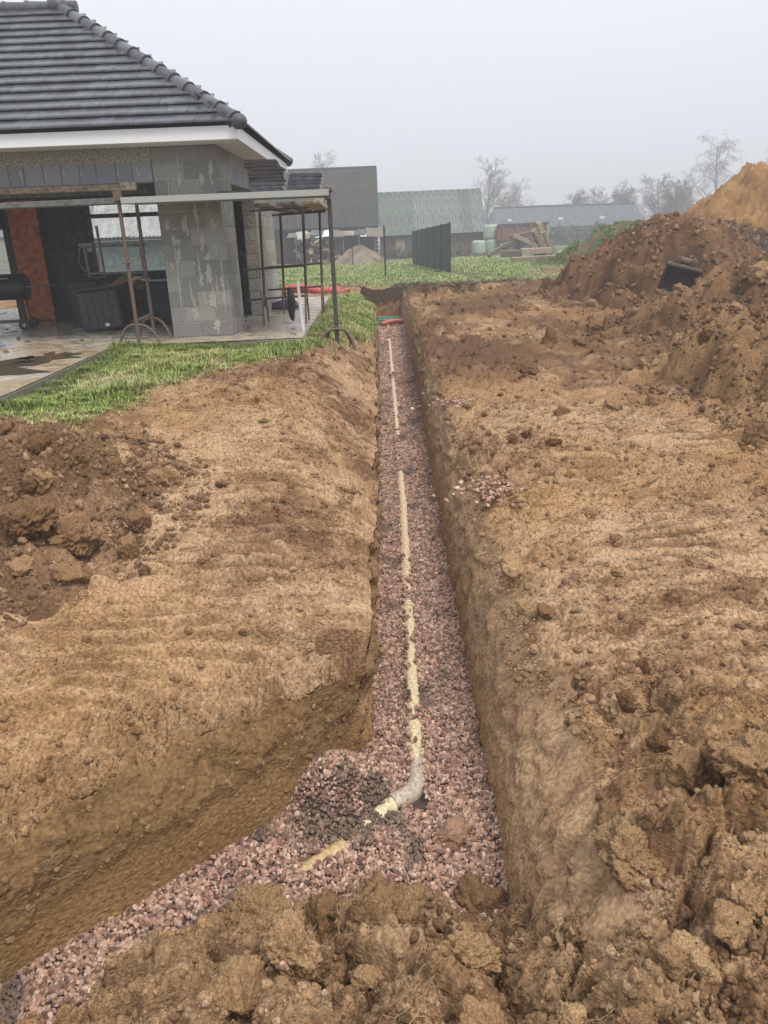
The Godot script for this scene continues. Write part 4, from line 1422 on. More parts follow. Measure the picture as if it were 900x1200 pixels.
	for x in [-0.36, 0.30]:
		for z in [-0.18, 0.18]:
			obj("leg", rod(Vector3(x, 0.60, z * 0.7), Vector3(x + 0.02, 0.06, z), 0.013), M.rust_dark, t)
	b = MB.new()
	b.box(Vector3(-0.03, 0.13, 0), Vector3(0.72, 0.02, 0.38), Basis(), 0.004)
	obj("shelf", b.mesh(), M.deck_dark, t)
	for z in [-0.22, 0.22]:
		var w := MB.new()
		w.tube([Vector3(0.32, 0.085, z - 0.02), Vector3(0.32, 0.085, z + 0.02)], [0.085], 18)
		var wh := obj("wheel", w.mesh(), M.black, t)
		w = MB.new()
		w.tube([Vector3(0.32, 0.085, z - 0.026), Vector3(0.32, 0.085, z + 0.026)], [0.03], 10)
		obj("hub", w.mesh(), M.galv, wh)
	b = MB.new()
	b.box(Vector3(0.60, 0.66, 0), Vector3(0.40, 0.02, 0.3), Basis(), 0.004)
	obj("side_shelf", b.mesh(), M.wood_grey, t)
	b = MB.new()
	b.tube([Vector3(-0.2, 0.78, 0.19), Vector3(-0.2, 0.8, 0.24), Vector3(0.2, 0.8, 0.24), Vector3(0.2, 0.78, 0.19)], [0.012], 8)
	obj("handle", b.mesh(), M.galv, t)
	b = MB.new()
	b.tube([Vector3(-5.6, SLAB + 0.22, -11.3), Vector3(-5.25, SLAB + 0.06, -10.75), Vector3(-5.1, SLAB + 0.03, -10.6)], [0.022, 0.022, 0.03], 10)
	b.box(Vector3(-5.07, SLAB + 0.03, -10.55), Vector3(0.13, 0.03, 0.07), Basis(Vector3.UP, 0.6), 0.008)
	solo("tool_handle", b.mesh(), M.blue, "blue-grey tube of a tool lying on the wet slab at the left edge", "tool")
	# black hose coil frame in the side opening
	b = MB.new()
	for k in 3:
		var lp := []
		var r := 0.02 + 0.03 * k
		var x0 := -2.32 + r
		var x1 := -2.0 - r
		for i in 21:
			var a := PI + PI * i / 20.0
			lp.append(Vector3((x0 + x1) * 0.5 + (x1 - x0) * 0.5 * cos(a), SLAB + 0.17 + r + 0.13 * sin(a), -12.75))
		var all := [Vector3(x0, 1.75 - r, -12.75)]
		all.append_array(lp)
		all.append(Vector3(x1, 1.75 - r, -12.75))
		all.append(Vector3(x1 - 0.1, 1.79 - r, -12.75))
		all.append(Vector3(x0 + 0.1, 1.79 - r, -12.75))
		b.tube(all, [0.012], 8)
	solo("black_hose", b.mesh(), M.black, "black hose hung in tall loops in the side opening of the house", "hose")
	# clutter: grit and small stones on the slab
	for i in 7:
		var x: float = [-5.2, -4.9, -4.55, -4.1, -3.6, -4.75, -5.05][i]
		var z: float = [-11.4, -11.0, -11.3, -10.9, -11.1, -10.0, -9.4][i]
		solo("grit_lump", clod_meshes[i], clod_mat(0.2), ["leftmost small dark lump of earth on the slab, near the barbecue wheels", "small dark lump of earth on the slab, second from the left at the back", "small dark lump of earth on the slab, in front of the storage box", "small dark lump of earth on the slab, right of the storage box", "small dark lump of earth on the slab, rightmost, by the arched trestle", "small dark lump of earth on the muddy front of the slab", "small dark lump of earth on the wet front of the slab, nearest the viewer"][i], "lump", "lumps of earth on the slab", Transform3D(Basis.from_scale(Vector3(0.035, 0.022, 0.03)), Vector3(x, SLAB + 0.012, z)))

# ---------------------------------------------------------------- the yard beyond the trench
func build_yard() -> void:
	# corrugated red duct lying on the ground
	for q in [[Vector3(-2.2, 0.0, -19.9), Vector3(-1.45, 0.0, -19.7), Vector3(-0.85, 0.0, -19.2), "red corrugated duct lying in the grass behind the side scaffold, the rear one of two"], [Vector3(-2.1, 0.0, -19.2), Vector3(-1.4, 0.0, -19.1), Vector3(-0.62, 0.0, -18.4), "red corrugated duct lying in the grass behind the side scaffold, the front one of two"]]:
		var b := MB.new()
		var pts := []
		var rad := []
		for i in 90:
			var t := i / 89.0
			var p: Vector3 = q[0].lerp(q[1], t).lerp(q[1].lerp(q[2], t), t)
			p.y = height(p.x, p.z) + 0.09 + 0.03 * sin(t * 6.0)
			pts.append(p)
			rad.append(0.085 if i % 2 == 0 else 0.072)
		b.tube(pts, rad, 12)
		solo("red_duct", b.mesh(), M.red_pipe, q[3], "duct", "red ducts")
	# green tank cover and red pipe in the pit
	var fy := floor_y(-19.7)
	var t := thing("tank_cover", "green plastic tank cover lying in the pit at the far end of the trench", "tank cover", Vector3(0.30, fy, -19.75), 0.03)
	var b := MB.new()
	b.box(Vector3(0, 0.06, 0), Vector3(0.95, 0.12, 0.62), Basis(), 0.03)
	obj("body", b.mesh(), M.green_lid, t)
	for s in [-1, 1]:
		b = MB.new()
		b.box(Vector3(0, 0.135, s * 0.26), Vector3(0.9, 0.05, 0.07), Basis(), 0.02)
		b.box(Vector3(s * 0.41, 0.137, 0), Vector3(0.07, 0.05, 0.45), Basis(), 0.02)
		obj("rim", b.mesh(), M.green_lid, t)
		b = MB.new()
		b.box(Vector3(s * 0.43, 0.06, 0.30), Vector3(0.13, 0.11, 0.07), Basis(Vector3.UP, 0.3 * s), 0.02)
		obj("corner", b.mesh(), M.blue_grey, t)
	for i in 6:
		b = MB.new()
		b.box(Vector3(-0.3 + i * 0.12, 0.128, 0), Vector3(0.03, 0.02, 0.42), Basis(), 0.006)
		obj("rib", b.mesh(), M.green_lid, t)
	b = MB.new()
	var pts := []
	var rad := []
	for i in 50:
		var u := i / 49.0
		pts.append(Vector3(lerpf(0.13, 0.85, u), fy + 0.06 + 0.05 * sin(u * PI) + 0.02, -19.1 - 0.12 * sin(u * 2.6)))
		rad.append(0.062 if i % 2 == 0 else 0.053)
	b.tube(pts, rad, 12)
	solo("red_pipe", b.mesh(), M.red_pipe, "curved red pipe lying in the trench in front of the green cover", "pipe")
	# digger bucket left between the heaps
	t = thing("digger_bucket", "rusty digger bucket half sunk between the brown heaps", "digger bucket", Vector3(5.22, 0.66, -13.9), -0.5)
	t.rotation = Vector3(-0.12, -0.38, -0.26)
	t.scale = Vector3.ONE * 0.8
	# side plates and a curved shell open towards the viewer
	var shell := []
	for i in 15:
		var a := lerpf(-0.35, 3.05, i / 14.0)
		shell.append(Vector2(-0.30 - 0.36 * sin(a) + 0.3, 0.36 - 0.34 * cos(a)))
	b = MB.new()
	for i in 14:
		var p: Vector2 = shell[i]
		var q: Vector2 = shell[i + 1]
		var n := Vector2(q.y - p.y, p.x - q.x).normalized() * 0.02
		for s in [0.0, 1.0]:
			b.face([Vector3(-0.36, p.y + n.y * s, p.x + n.x * s), Vector3(0.36, p.y + n.y * s, p.x + n.x * s), Vector3(0.36, q.y + n.y * s, q.x + n.x * s), Vector3(-0.36, q.y + n.y * s, q.x + n.x * s)], Vector3(0, n.y, n.x) * (s * 2.0 - 1.0))
	obj("shell", b.mesh(), M.steel_bucket, t)
	for s in [-1, 1]:
		b = MB.new()
		var fan := [Vector3(s * 0.365, 0.36, 0.12)]
		for p in shell:
			fan.append(Vector3(s * 0.365, p.y, p.x))
		for i in range(1, fan.size() - 1):
			b.face([fan[0], fan[i], fan[i + 1]], Vector3(s, 0, 0))
			b.face([fan[0] + Vector3(s * 0.025, 0, 0), fan[i] + Vector3(s * 0.025, 0, 0), fan[i + 1] + Vector3(s * 0.025, 0, 0)], Vector3(s, 0, 0))
		obj("side_plate", b.mesh(), M.steel_bucket, t)
		b = MB.new()
		b.box(Vector3(s * 0.14, 0.80, -0.04), Vector3(0.07, 0.26, 0.34), Basis(Vector3.RIGHT, 0.1), 0.03)
		obj("lug", b.mesh(), M.steel_bucket, t)
	b = MB.new()
	b.tube([Vector3(-0.2, 0.84, -0.02), Vector3(0.2, 0.84, -0.02)], [0.075], 14)
	obj("pin", b.mesh(), M.rust, t)
	b = MB.new()
	b.box(Vector3(0, 0.705, 0.02), Vector3(0.78, 0.09, 0.22), Basis(), 0.03)
	obj("top_beam", b.mesh(), M.steel_bucket, t)
	for i in 5:
		b = MB.new()
		b.box(Vector3(-0.3 + i * 0.15, 0.03, 0.18), Vector3(0.06, 0.03, 0.16), Basis(), 0.01)
		obj("tooth", b.mesh(), M.steel_bucket, t)
	# fence
	t = thing("slatted_fence", "dark grey fence of slatted panels running away across the field", "fence")
	var f0 := Vector3(2.82, 0.42, -30.0)
	var f1 := Vector3(2.17, 0.22, -44.5)
	for k in 7:
		var p := f0.lerp(f1, k / 6.0)
		p.y = base(p.x, p.z) - 0.03
		b = MB.new()
		b.box(p + Vector3(0, 0.90, 0), Vector3(0.075, 1.83, 0.075), Basis(), 0.006)
		obj("post", b.mesh(), M.fence, t)
		if k == 6:
			break
		var q := f0.lerp(f1, (k + 1) / 6.0)
		q.y = base(q.x, q.z) - 0.03
		for i in 24:
			var s := p.lerp(q, (i + 0.7) / 24.6)
			obj("slat", bx(Vector3(0.018, 1.72, 0.085), 0.0), M.fence, t, Transform3D(Basis(Vector3.UP, 0.045), s + Vector3(0, 0.93, 0)))
		for y in [0.15, 0.65, 1.2, 1.75]:
			var w := MB.new()
			w.tube([p + Vector3(0.03, y, 0), q + Vector3(0.03, y, 0)], [0.008], 5)
			obj("wire", w.mesh(), M.galv, t)
	t = thing("fence_post", "single slim dark fence post standing in the grass", "fence post")
	b = MB.new()
	b.box(Vector3(0.40, 1.28, -29.0), Vector3(0.06, 1.75, 0.06), Basis(), 0.006)
	obj("post", b.mesh(), M.fence, t)
	b = MB.new()
	b.box(Vector3(0.40, 2.165, -29.0), Vector3(0.07, 0.02, 0.07), Basis(), 0.004)
	obj("cap", b.mesh(), M.fence, t)
	# thin fence posts in front of the dark barn
	for q in [[-1.28, -49.0, "thin dark post in front of the heap of wood chips"], [-4.3, -48.0, "thin dark post seen through the side scaffold"]]:
		b = MB.new()
		b.box(Vector3(q[0], base(q[0], q[1]) + 0.75, q[1]), Vector3(0.06, 1.6, 0.06), Basis(), 0.005)
		solo("fence_post", b.mesh(), M.fence, q[2], "fence post")
	# timber pile
	var tb := [[7.9, 0.10, -39.6, 1.75, 0.26, 0.04, 0.02, 0, "thick pale beam lying at the foot of the timber pile"], [8.0, 0.42, -40.0, 1.15, 0.2, 0.05, 0.0, 1, "pale beam lying across the front of the timber pile"], [7.05, 0.36, -40.2, 0.8, 0.22, -0.2, 0.0, 2, "dark beam at the left of the timber pile"],
		[7.7, 0.78, -40.6, 1.05, 0.16, 0.2, -0.42, 1, "pale beam sloping down to the right on the timber pile"], [8.2, 0.80, -40.7, 0.95, 0.2, 0.5, -0.9, 0, "beam leaning steeply on the right of the timber pile"], [7.1, 0.7, -41.0, 0.9, 0.16, 0.4, 0.35, 2, "dark beam sloping up to the right on the timber pile"],
		[8.55, 0.62, -40.2, 1.1, 0.14, 0.3, -1.05, 0, "thin beam propped at the right end of the timber pile"], [7.5, 1.0, -41.0, 0.8, 0.14, 0.0, 0.15, 2, "short dark beam on top of the timber pile"], [8.35, 1.12, -41.0, 0.7, 0.18, 0.2, -1.2, 1, "stub of pale beam sticking up from the timber pile"], [6.55, 0.5, -40.6, 0.9, 0.13, 0.3, 0.5, 2, "thin dark beam leaning on the left end of the timber pile"]]
	for q in tb:
		q[0] = 7.9 + (q[0] - 7.9) * 1.25
		q[1] *= 1.3
		q[3] *= 1.3
		q[4] *= 1.35
		b = MB.new()
		b.box(Vector3.ZERO, Vector3(q[3], q[4], q[4]), Basis(), 0.012)
		solo("timber_beam", b.mesh(), [M.wood, M.wood_pale, M.wood_grey][q[7]], q[8], "beam", "", Transform3D(Basis.from_euler(Vector3(0.1, q[5], q[6])), Vector3(q[0], base(q[0], q[2]) + q[1], q[2])))
	var rk := [[9.2, -39.8, 0.5, 0.32, "large grey slab of stone right of the timber pile"], [9.7, -40.2, 0.42, 0.3, "grey stone leaning on the slab right of the timber pile"], [10.1, -39.9, 0.35, 0.22, "small grey stone nearest the green mound"], [9.1, -42.0, 0.75, 0.5, "rounded brown rubble lump behind the timber pile"]]
	for i in 4:
		var q: Array = rk[i]
		solo("grey_rock", clod_meshes[8 + i], [M.mortar, M.blocks[2], M.mortar, M.wood_grey][i], q[4], "rock", "", Transform3D(Basis.from_euler(Vector3(0, i, 0.2)) * Basis.from_scale(Vector3(q[2], q[3], q[2])), Vector3(q[0], base(q[0], q[1]) + q[3] * 0.6, q[1])))

# ---------------------------------------------------------------- barns, bales, trailer, trees
func corrugated(w: float, l: float, pitch: float, amp: float) -> ArrayMesh:
	# one sheet: x across, -z up the slope, y out; seen from both sides
	var b := MB.new()
	var n := int(round(w / pitch))
	var prof := [[0.0, 0.0], [0.28, 0.0], [0.42, 1.0], [0.72, 1.0], [0.86, 0.0], [1.0, 0.0]]
	for k in n:
		for i in 5:
			var x0: float = -w * 0.5 + (k + prof[i][0]) * pitch
			var x1: float = -w * 0.5 + (k + prof[i + 1][0]) * pitch
			b.face([Vector3(x0, prof[i][1] * amp, 0), Vector3(x1, prof[i + 1][1] * amp, 0), Vector3(x1, prof[i + 1][1] * amp, -l), Vector3(x0, prof[i][1] * amp, -l)], Vector3.UP)
	return b.mesh()

func barn(called: String, label: String, x0: float, x1: float, ze: float, zr: float, ye: float, yr: float, yb: float, sheet_w: float, pitch: float, roofs: Array, wallm: Material, tip := 0.0) -> Node3D:
	var t := thing(called, label, "barn" if called == "barn" else "building")
	var w := MB.new()
	var zb := 2.0 * zr - ze
	w.box(Vector3((x0 + x1) * 0.5, (ye + yb) * 0.5 - 0.5, ze - 0.35), Vector3(x1 - x0 - 0.3, ye - yb + 0.9, 0.3), Basis(), 0.0)
	w.box(Vector3((x0 + x1) * 0.5, (ye + yb) * 0.5 - 0.5, zb + 0.35), Vector3(x1 - x0 - 0.3, ye - yb + 0.9, 0.3), Basis(), 0.0)
	for x in [x0 + 0.2, x1 - 0.2]:
		for s in [-0.1, 0.1]:
			w.face([Vector3(x + s, yb - 0.9, ze - 0.3), Vector3(x + s, ye, ze - 0.3), Vector3(x + s, yr - 0.1, zr), Vector3(x + s, ye, zb + 0.3), Vector3(x + s, yb - 0.9, zb + 0.3)], Vector3(s, 0, 0))
	obj("wall", w.mesh(), wallm, t)
	var up := Vector3(0, yr - ye, zr - ze)
	var l := up.length()
	up = up.normalized()
	var sheet := corrugated(sheet_w, l + 0.05, pitch, minf(0.06, pitch * 0.22))
	var n := int(round((x1 - x0) / sheet_w))
	var bs := Basis(Vector3.RIGHT, Vector3(0, -up.z, up.y), -up)
	var u2 := Vector3(0, up.y, -up.z)
	var bs2 := Basis(Vector3.LEFT, Vector3(0, up.z * -1.0, -up.y), Vector3(0, -up.y, up.z))
	for k in n:
		var x := x0 + (k + 0.5) * (x1 - x0) / n
		obj("roof_sheet", sheet, roofs[k % roofs.size()], t, Transform3D(bs, Vector3(x, ye + rng.randf_range(-0.01, 0.01), ze + 0.1)))
		obj("roof_sheet", sheet, roofs[k % roofs.size()], t, Transform3D(bs2, Vector3(x, ye, zb - 0.1)))
	var r := MB.new()
	r.tube([Vector3(x0 - 0.05, yr + 0.02, zr), Vector3(x1 + 0.05, yr + 0.02, zr)], [0.13], 10)
	obj("ridge_cap", r.mesh(), roofs[0], t)
	r = MB.new()
	r.box(Vector3((x0 + x1) * 0.5, ye - 0.07, ze + 0.16), Vector3(x1 - x0, 0.1, 0.1), Basis(), 0.0)
	obj("gutter", r.mesh(), M.under, t)
	for x in [x0, x1]:
		r = MB.new()
		r.tube([Vector3(x, ye, ze + 0.05), Vector3(x, yr, zr)], [0.07], 6)
		obj("verge", r.mesh(), roofs[0], t)
	return t

func brick_courses(t: Node3D, x0: float, x1: float, y0: float, y1: float, z: float, m: Material) -> void:
	# bricks too small to tell apart at this distance, one part
	var b := MB.new()
	var y := y0
	var r := 0
	while y < y1 - 0.1:
		var x := x0 - (0.22 if r % 2 else 0.0)
		while x < x1:
			b.box(Vector3(x + 0.22, y + 0.07, z), Vector3(0.42, 0.12, 0.04), Basis(), 0.0, Color.WHITE * rng.randf_range(0.7, 1.3))
			x += 0.44
		y += 0.14
		r += 1
	obj("brickwork", b.mesh(), m, t).set_meta("kind", "stuff")

func build_far() -> void:
	var t := barn("barn", "tall dark barn with a streaked corrugated roof, nearest to the house", -8.2, 0.40, -58.0, -61.5, 2.36, 6.35, -0.3, 0.9, 0.15, [M.barn_dark], M.brick_dark)
	brick_courses(t, -6.0, 0.1, -0.1, 2.2, -58.16, M.brick_dark)
	var b := MB.new()
	b.box(Vector3(0.22, 1.0, -58.05), Vector3(0.12, 2.4, 0.12), Basis(), 0.0)
	obj("corner_post", b.mesh(), M.brick, t)
	b = MB.new()
	b.box(Vector3(-2.95, 0.55, -58.1), Vector3(1.25, 1.3, 0.08), Basis(), 0.0)
	b.box(Vector3(-2.95, 1.24, -58.05), Vector3(1.4, 0.08, 0.1), Basis(), 0.0)
	obj("door", b.mesh(), M.slate, t)
	# lean-to of loose sheets along the barn's eave
	var ln := thing("lean_to", "ragged lean-to of loose sheets and boards along the dark barn", "lean-to")
	for i in 12:
		b = MB.new()
		b.box(Vector3.ZERO, Vector3(rng.randf_range(0.7, 1.2), 0.03, rng.randf_range(0.8, 1.5)), Basis(), 0.0)
		obj("sheet", b.mesh(), [M.wood_grey, M.deck, M.wood, M.slate, M.white, M.wood_grey][i % 6], ln, Transform3D(Basis.from_euler(Vector3(0.32 + rng.randf_range(-0.1, 0.1), rng.randf_range(-0.15, 0.15), rng.randf_range(-0.1, 0.1))), Vector3(-5.4 + i * 0.5, 1.95 + rng.randf_range(-0.08, 0.1), -57.2 + rng.randf_range(-0.2, 0.2))))
	for i in 6:
		obj("post", rod(Vector3(-5.4 + i * 1.1, -0.3, -56.8), Vector3(-5.4 + i * 1.1, 1.8, -56.8), 0.05), M.wood_grey, ln)
	b = MB.new()
	for i in 60:
		b.box(Vector3(rng.randf_range(-5.4, -2.6), rng.randf_range(0.1, 1.7), rng.randf_range(-57.3, -56.4)), Vector3(rng.randf_range(0.2, 0.9), rng.randf_range(0.03, 0.12), rng.randf_range(0.1, 0.4)), Basis.from_euler(Vector3(rng.randf() * 0.8, rng.randf() * 3.0, rng.randf_range(-0.6, 0.6))), 0.0, Color.WHITE * rng.randf_range(0.5, 1.6))
	var dj := obj("stacked_boards", b.mesh(), M.wood, ln)
	dj.set_meta("kind", "stuff")
	# second barn
	t = barn("barn", "low barn with a pale green corrugated roof and brick front", 0.55, 9.55, -69.0, -73.2, 1.62, 5.05, -0.3, 1.0, 0.25, [M.barn_green, M.barn_green, M.barn_green, M.barn_grey, M.barn_grey, M.barn_grey, M.barn_grey, M.barn_green, M.barn_grey], M.brick_dark)
	brick_courses(t, 0.8, 9.3, -0.3, 1.5, -69.17, M.brick)
	for q in [[2.35, 0.5, 0.9, 1.5], [3.4, 0.7, 1.4, 1.6], [6.0, 0.5, 0.5, 1.4]]:
		b = MB.new()
		b.box(Vector3(q[0], q[1], -69.12), Vector3(q[2], q[3], 0.12), Basis(), 0.0)
		obj("door", b.mesh(), [M.slate, M.wood, M.wood_pale][int(q[0]) % 3], t)
	# long slate roofed house in the mist
	t = thing("building", "long low building with a plain grey slate roof, far behind the trailer", "building")
	b = MB.new()
	var e0 := Vector3(14.2, 1.75, -100.0)
	var e1 := Vector3(34.2, 1.55, -100.0)
	var r0 := Vector3(15.6, 4.15, -104.0)
	var r1 := Vector3(33.0, 4.05, -104.0)
	var k0 := Vector3(14.2, 1.75, -108.0)
	var k1 := Vector3(34.2, 1.55, -108.0)
	b.face([e0, e1, r1, r0], Vector3(0, 1, 1))
	b.face([k0, k1, r1, r0], Vector3(0, 1, -1))
	b.face([e0, k0, r0], Vector3(-1, 1, 0))
	b.face([e1, k1, r1], Vector3(1, 1, 0))
	var rf := obj("roof", b.mesh(), M.slate, t)
	for q in [0.12, 0.45, 0.72]:
		var p := e0.lerp(e1, q).lerp(r0.lerp(r1, q), 0.35)
		b = MB.new()
		b.box(p + Vector3(0, 0.04, 0.03), Vector3(0.6, 0.55, 0.08), Basis(Vector3.RIGHT, -1.0), 0.0)
		obj("skylight", b.mesh(), M.skylight, rf)
	b = MB.new()
	b.box(Vector3(24.2, 0.2, -100.6), Vector3(19.6, 3.2, 0.3), Basis(), 0.0)
	b.box(Vector3(24.2, 0.2, -107.4), Vector3(19.6, 3.2, 0.3), Basis(), 0.0)
	obj("wall", b.mesh(), M.mortar, t)
	b = MB.new()
	b.tube([r0 + Vector3(-0.2, 0.03, 0), r1 + Vector3(0.2, 0.03, 0)], [0.14], 8)
	obj("ridge_cap", b.mesh(), M.slate, rf)
	# hedge
	var hv := PackedVector3Array()
	var hc := PackedColorArray()
	for j in 13:
		var a := PI * j / 12.0
		for i in 150:
			var x := lerpf(17.5, 37.0, i / 149.0)
			var q := 1.0 + 0.5 * n1.get_noise_2d(x * 3.0, a * 2.0) + 0.4 * n2.get_noise_2d(x, a * 3.0)
			hv.append(Vector3(x, -0.6 + 1.75 * sin(a) * q, -95.0 + 1.2 * cos(a) * q))
			hc.append(Color(0.045, 0.055, 0.03).lerp(Color(0.09, 0.09, 0.05), clampf(0.5 + n2.get_noise_2d(x * 3.0, a * 4.0), 0, 1)))
	var hedge := thing("hedge", "dark trimmed hedge in front of the long slate roofed building", "hedge")
	obj("foliage", grid_mesh(hv, hc, 150, 13), M.leaf, hedge)
	var lf := MB.new()
	for i in 5:
		var d := Vector3(rng.randfn(), rng.randfn(), rng.randfn()).normalized()
		var s := d.cross(Vector3.UP).normalized() * 0.07
		lf.face([d * 0.05 - s, d * 0.05 + s, d * 0.22], Vector3.UP)
	var leafm := lf.mesh()
	var pl := []
	var cl := []
	for i in 3000:
		var k := rng.randi() % hv.size()
		pl.append(Transform3D(rot_any() * Basis.from_scale(Vector3.ONE * rng.randf_range(0.7, 1.6)), hv[k] + Vector3(rng.randfn(), rng.randfn(), rng.randfn()) * 0.1))
		cl.append(Color(0.05, 0.06, 0.03).lerp(Color(0.10, 0.10, 0.055), rng.randf()))
	scatter("leaves", leafm, M.leaf, pl, cl, hedge)
	# trailer
	t = thing("farm_trailer", "rusty red-brown farm trailer with upright ribs beside the bales", "trailer")
	b = MB.new()
	b.box(Vector3(11.9, 1.45, -66.0), Vector3(3.9, 1.15, 2.0), Basis(), 0.02)
	obj("body", b.mesh(), M.trailer, t)
	b = MB.new()
	b.box(Vector3(11.95, 2.08, -64.98), Vector3(4.1, 0.16, 0.12), Basis(Vector3(0, 0, 1), 0.012), 0.0)
	obj("top_rail", b.mesh(), M.rust_dark, t)
	b = MB.new()
	b.box(Vector3(11.9, 0.80, -65.5), Vector3(4.0, 0.2, 1.2), Basis(), 0.0)
	obj("chassis", b.mesh(), M.under, t)
	for x in [10.35, 11.45, 12.55, 13.5]:
		b = MB.new()
		b.box(Vector3(x, 1.42, -64.96), Vector3(0.16, 1.2, 0.1), Basis(), 0.01)
		obj("rib", b.mesh(), M.trailer, t)
	for q in [[11.0, -65.1], [12.2, -65.1], [11.0, -66.9], [12.2, -66.9]]:
		b = MB.new()
		b.tube([Vector3(q[0], 0.28, q[1] - 0.15), Vector3(q[0], 0.28, q[1] + 0.15)], [0.5], 18)
		var wh := obj("wheel", b.mesh(), M.bag, t)
		b = MB.new()
		b.tube([Vector3(q[0], 0.28, q[1] - 0.17), Vector3(q[0], 0.28, q[1] + 0.17)], [0.22], 12)
		obj("rim", b.mesh(), M.rust, wh)
	b = MB.new()
	b.box(Vector3(13.95, 1.5, -65.0), Vector3(0.1, 1.25, 0.12), Basis(), 0.01)
	obj("tailgate_post", b.mesh(), M.bale, t)
	# silage bales
	var bl := MB.new()
	bl.lathe(Vector3.ZERO, [[0.0, -0.55], [0.42, -0.55], [0.54, -0.49], [0.59, -0.36], [0.60, 0.0], [0.59, 0.36], [0.54, 0.49], [0.42, 0.55], [0.0, 0.55]], 22)
	var bm := bl.mesh()
	for q in [[9.55, 1.60, -66.2, "pale green wrapped bale on top of another, touching the trailer"], [8.57, 0.43, -66.0, "pale green wrapped bale at the left, alone on the ground"], [9.72, 0.45, -66.0, "pale green wrapped bale underneath, creased by the one on top"]]:
		var o := solo("wrapped_bale", bm, M.bale, q[3], "bale", "wrapped bales", P(q[0], q[1], q[2]))
		var f := MB.new()
		f.tube([Vector3(0.3, 0.1, 0.53), Vector3(0.0, 0.02, 0.605), Vector3(-0.35, -0.06, 0.5)], [0.03], 6)
		obj("wrap_fold", f.mesh(), M.bale, o)
	# shed and clad building seen through the terrace
	t = barn("shed", "pale grey roofed shed seen through the rear window opening of the house", -12.15, -5.0, -35.0, -37.6, 2.15, 4.3, 0.3, 1.02, 0.17, [M.pale_roof], M.green_wall)
	b = MB.new()
	b.box(Vector3(-8.6, 2.06, -34.85), Vector3(7.3, 0.1, 0.08), Basis(), 0.0)
	obj("gutter_board", b.mesh(), M.white, t)
	t = thing("clad_hall", "pale blue clad hall behind the grey roofed shed", "building")
	b = MB.new()
	b.box(Vector3(-22.0, 2.2, -48.0), Vector3(12.0, 5.4, 6.0), Basis(), 0.0)
	obj("wall", b.mesh(), M.pale_clad, t)
	for i in 40:
		b = MB.new()
		b.box(Vector3(-27.9 + i * 0.3, 2.2, -44.97), Vector3(0.1, 5.4, 0.06), Basis(), 0.0)
		obj("cladding_rib", b.mesh(), M.pale_clad, t)
	t = thing("garden_wall", "dull grey wall behind the wire fence left of the house", "wall")
	b = MB.new()
	b.box(Vector3(-21.0, 1.0, -38.0), Vector3(10.0, 2.6, 0.3), Basis(), 0.0)
	obj("wall", b.mesh(), M.blocks[3], t)
	b = MB.new()
	b.box(Vector3(-21.0, 2.34, -38.0), Vector3(10.1, 0.08, 0.4), Basis(), 0.0)
	obj("coping", b.mesh(), M.slate, t)
	t = thing("wire_fence", "low wire fence in the field left of the house", "fence")
	for i in 7:
		b = MB.new()
		b.box(Vector3(-17.0 + i * 1.5, 0.95, -28.0), Vector3(0.05, 1.3, 0.05), Basis(), 0.0)
		obj("post", b.mesh(), M.fence, t)
	for y in [0.6, 0.9, 1.2, 1.5]:
		b = MB.new()
		b.tube([Vector3(-17, y, -28), Vector3(-8, y, -28)], [0.006], 4)
		obj("wire", b.mesh(), M.fence, t)
	# scrub by the second barn
	for q in [[5.75, -66.0, 0.8, "leafless bramble bush between the fence and the brick front of the low barn"], [6.9, -66.4, 0.6, "smaller bramble bush left of the wrapped bales"], [1.6, -66.0, 0.7, "dark brush heap left of the slatted fence"], [2.7, -66.3, 0.6, "low brush heap against the low barn, beside the slatted fence"]]:
		bush(q[0], q[1], q[2], q[3])

func bush(x: float, z: float, s: float, label: String) -> void:
	var t := thing("bramble_bush", label, "bush", Vector3(x, base(x, z), z))
	var b := MB.new()
	for i in 90:
		var d := Vector3(rng.randfn() * 0.8, rng.randf() + 0.25, rng.randfn() * 0.8).normalized() * s * rng.randf_range(0.8, 1.6)
		b.tube([Vector3(rng.randfn() * 0.25 * s, 0, rng.randfn() * 0.25 * s), d * 0.6 + Vector3(0, 0.1, 0), d + Vector3(d.x * 0.3, -0.12 * s, d.z * 0.3)], [0.02, 0.015, 0.006], 4, Color.WHITE * rng.randf_range(0.7, 1.5))
	obj("stems", b.mesh(), M.bark, t)
	var lf := MB.new()
	for i in 5:
		var d := Vector3(rng.randfn(), rng.randfn(), rng.randfn()).normalized()
		var q := d.cross(Vector3.UP).normalized() * 0.06
		lf.face([d * 0.04 - q, d * 0.04 + q, d * 0.2], Vector3.UP)
	var pl := []
	var cl := []
	for i in 260:
		var d := Vector3(rng.randfn() * 0.75, absf(rng.randfn()) * 0.6, rng.randfn() * 0.75) * s
		pl.append(Transform3D(rot_any(), d))
		cl.append(Color(0.07, 0.075, 0.04).lerp(Color(0.16, 0.13, 0.075), rng.randf()))
	scatter("leaves", lf.mesh(), M.leaf, pl, cl, t)

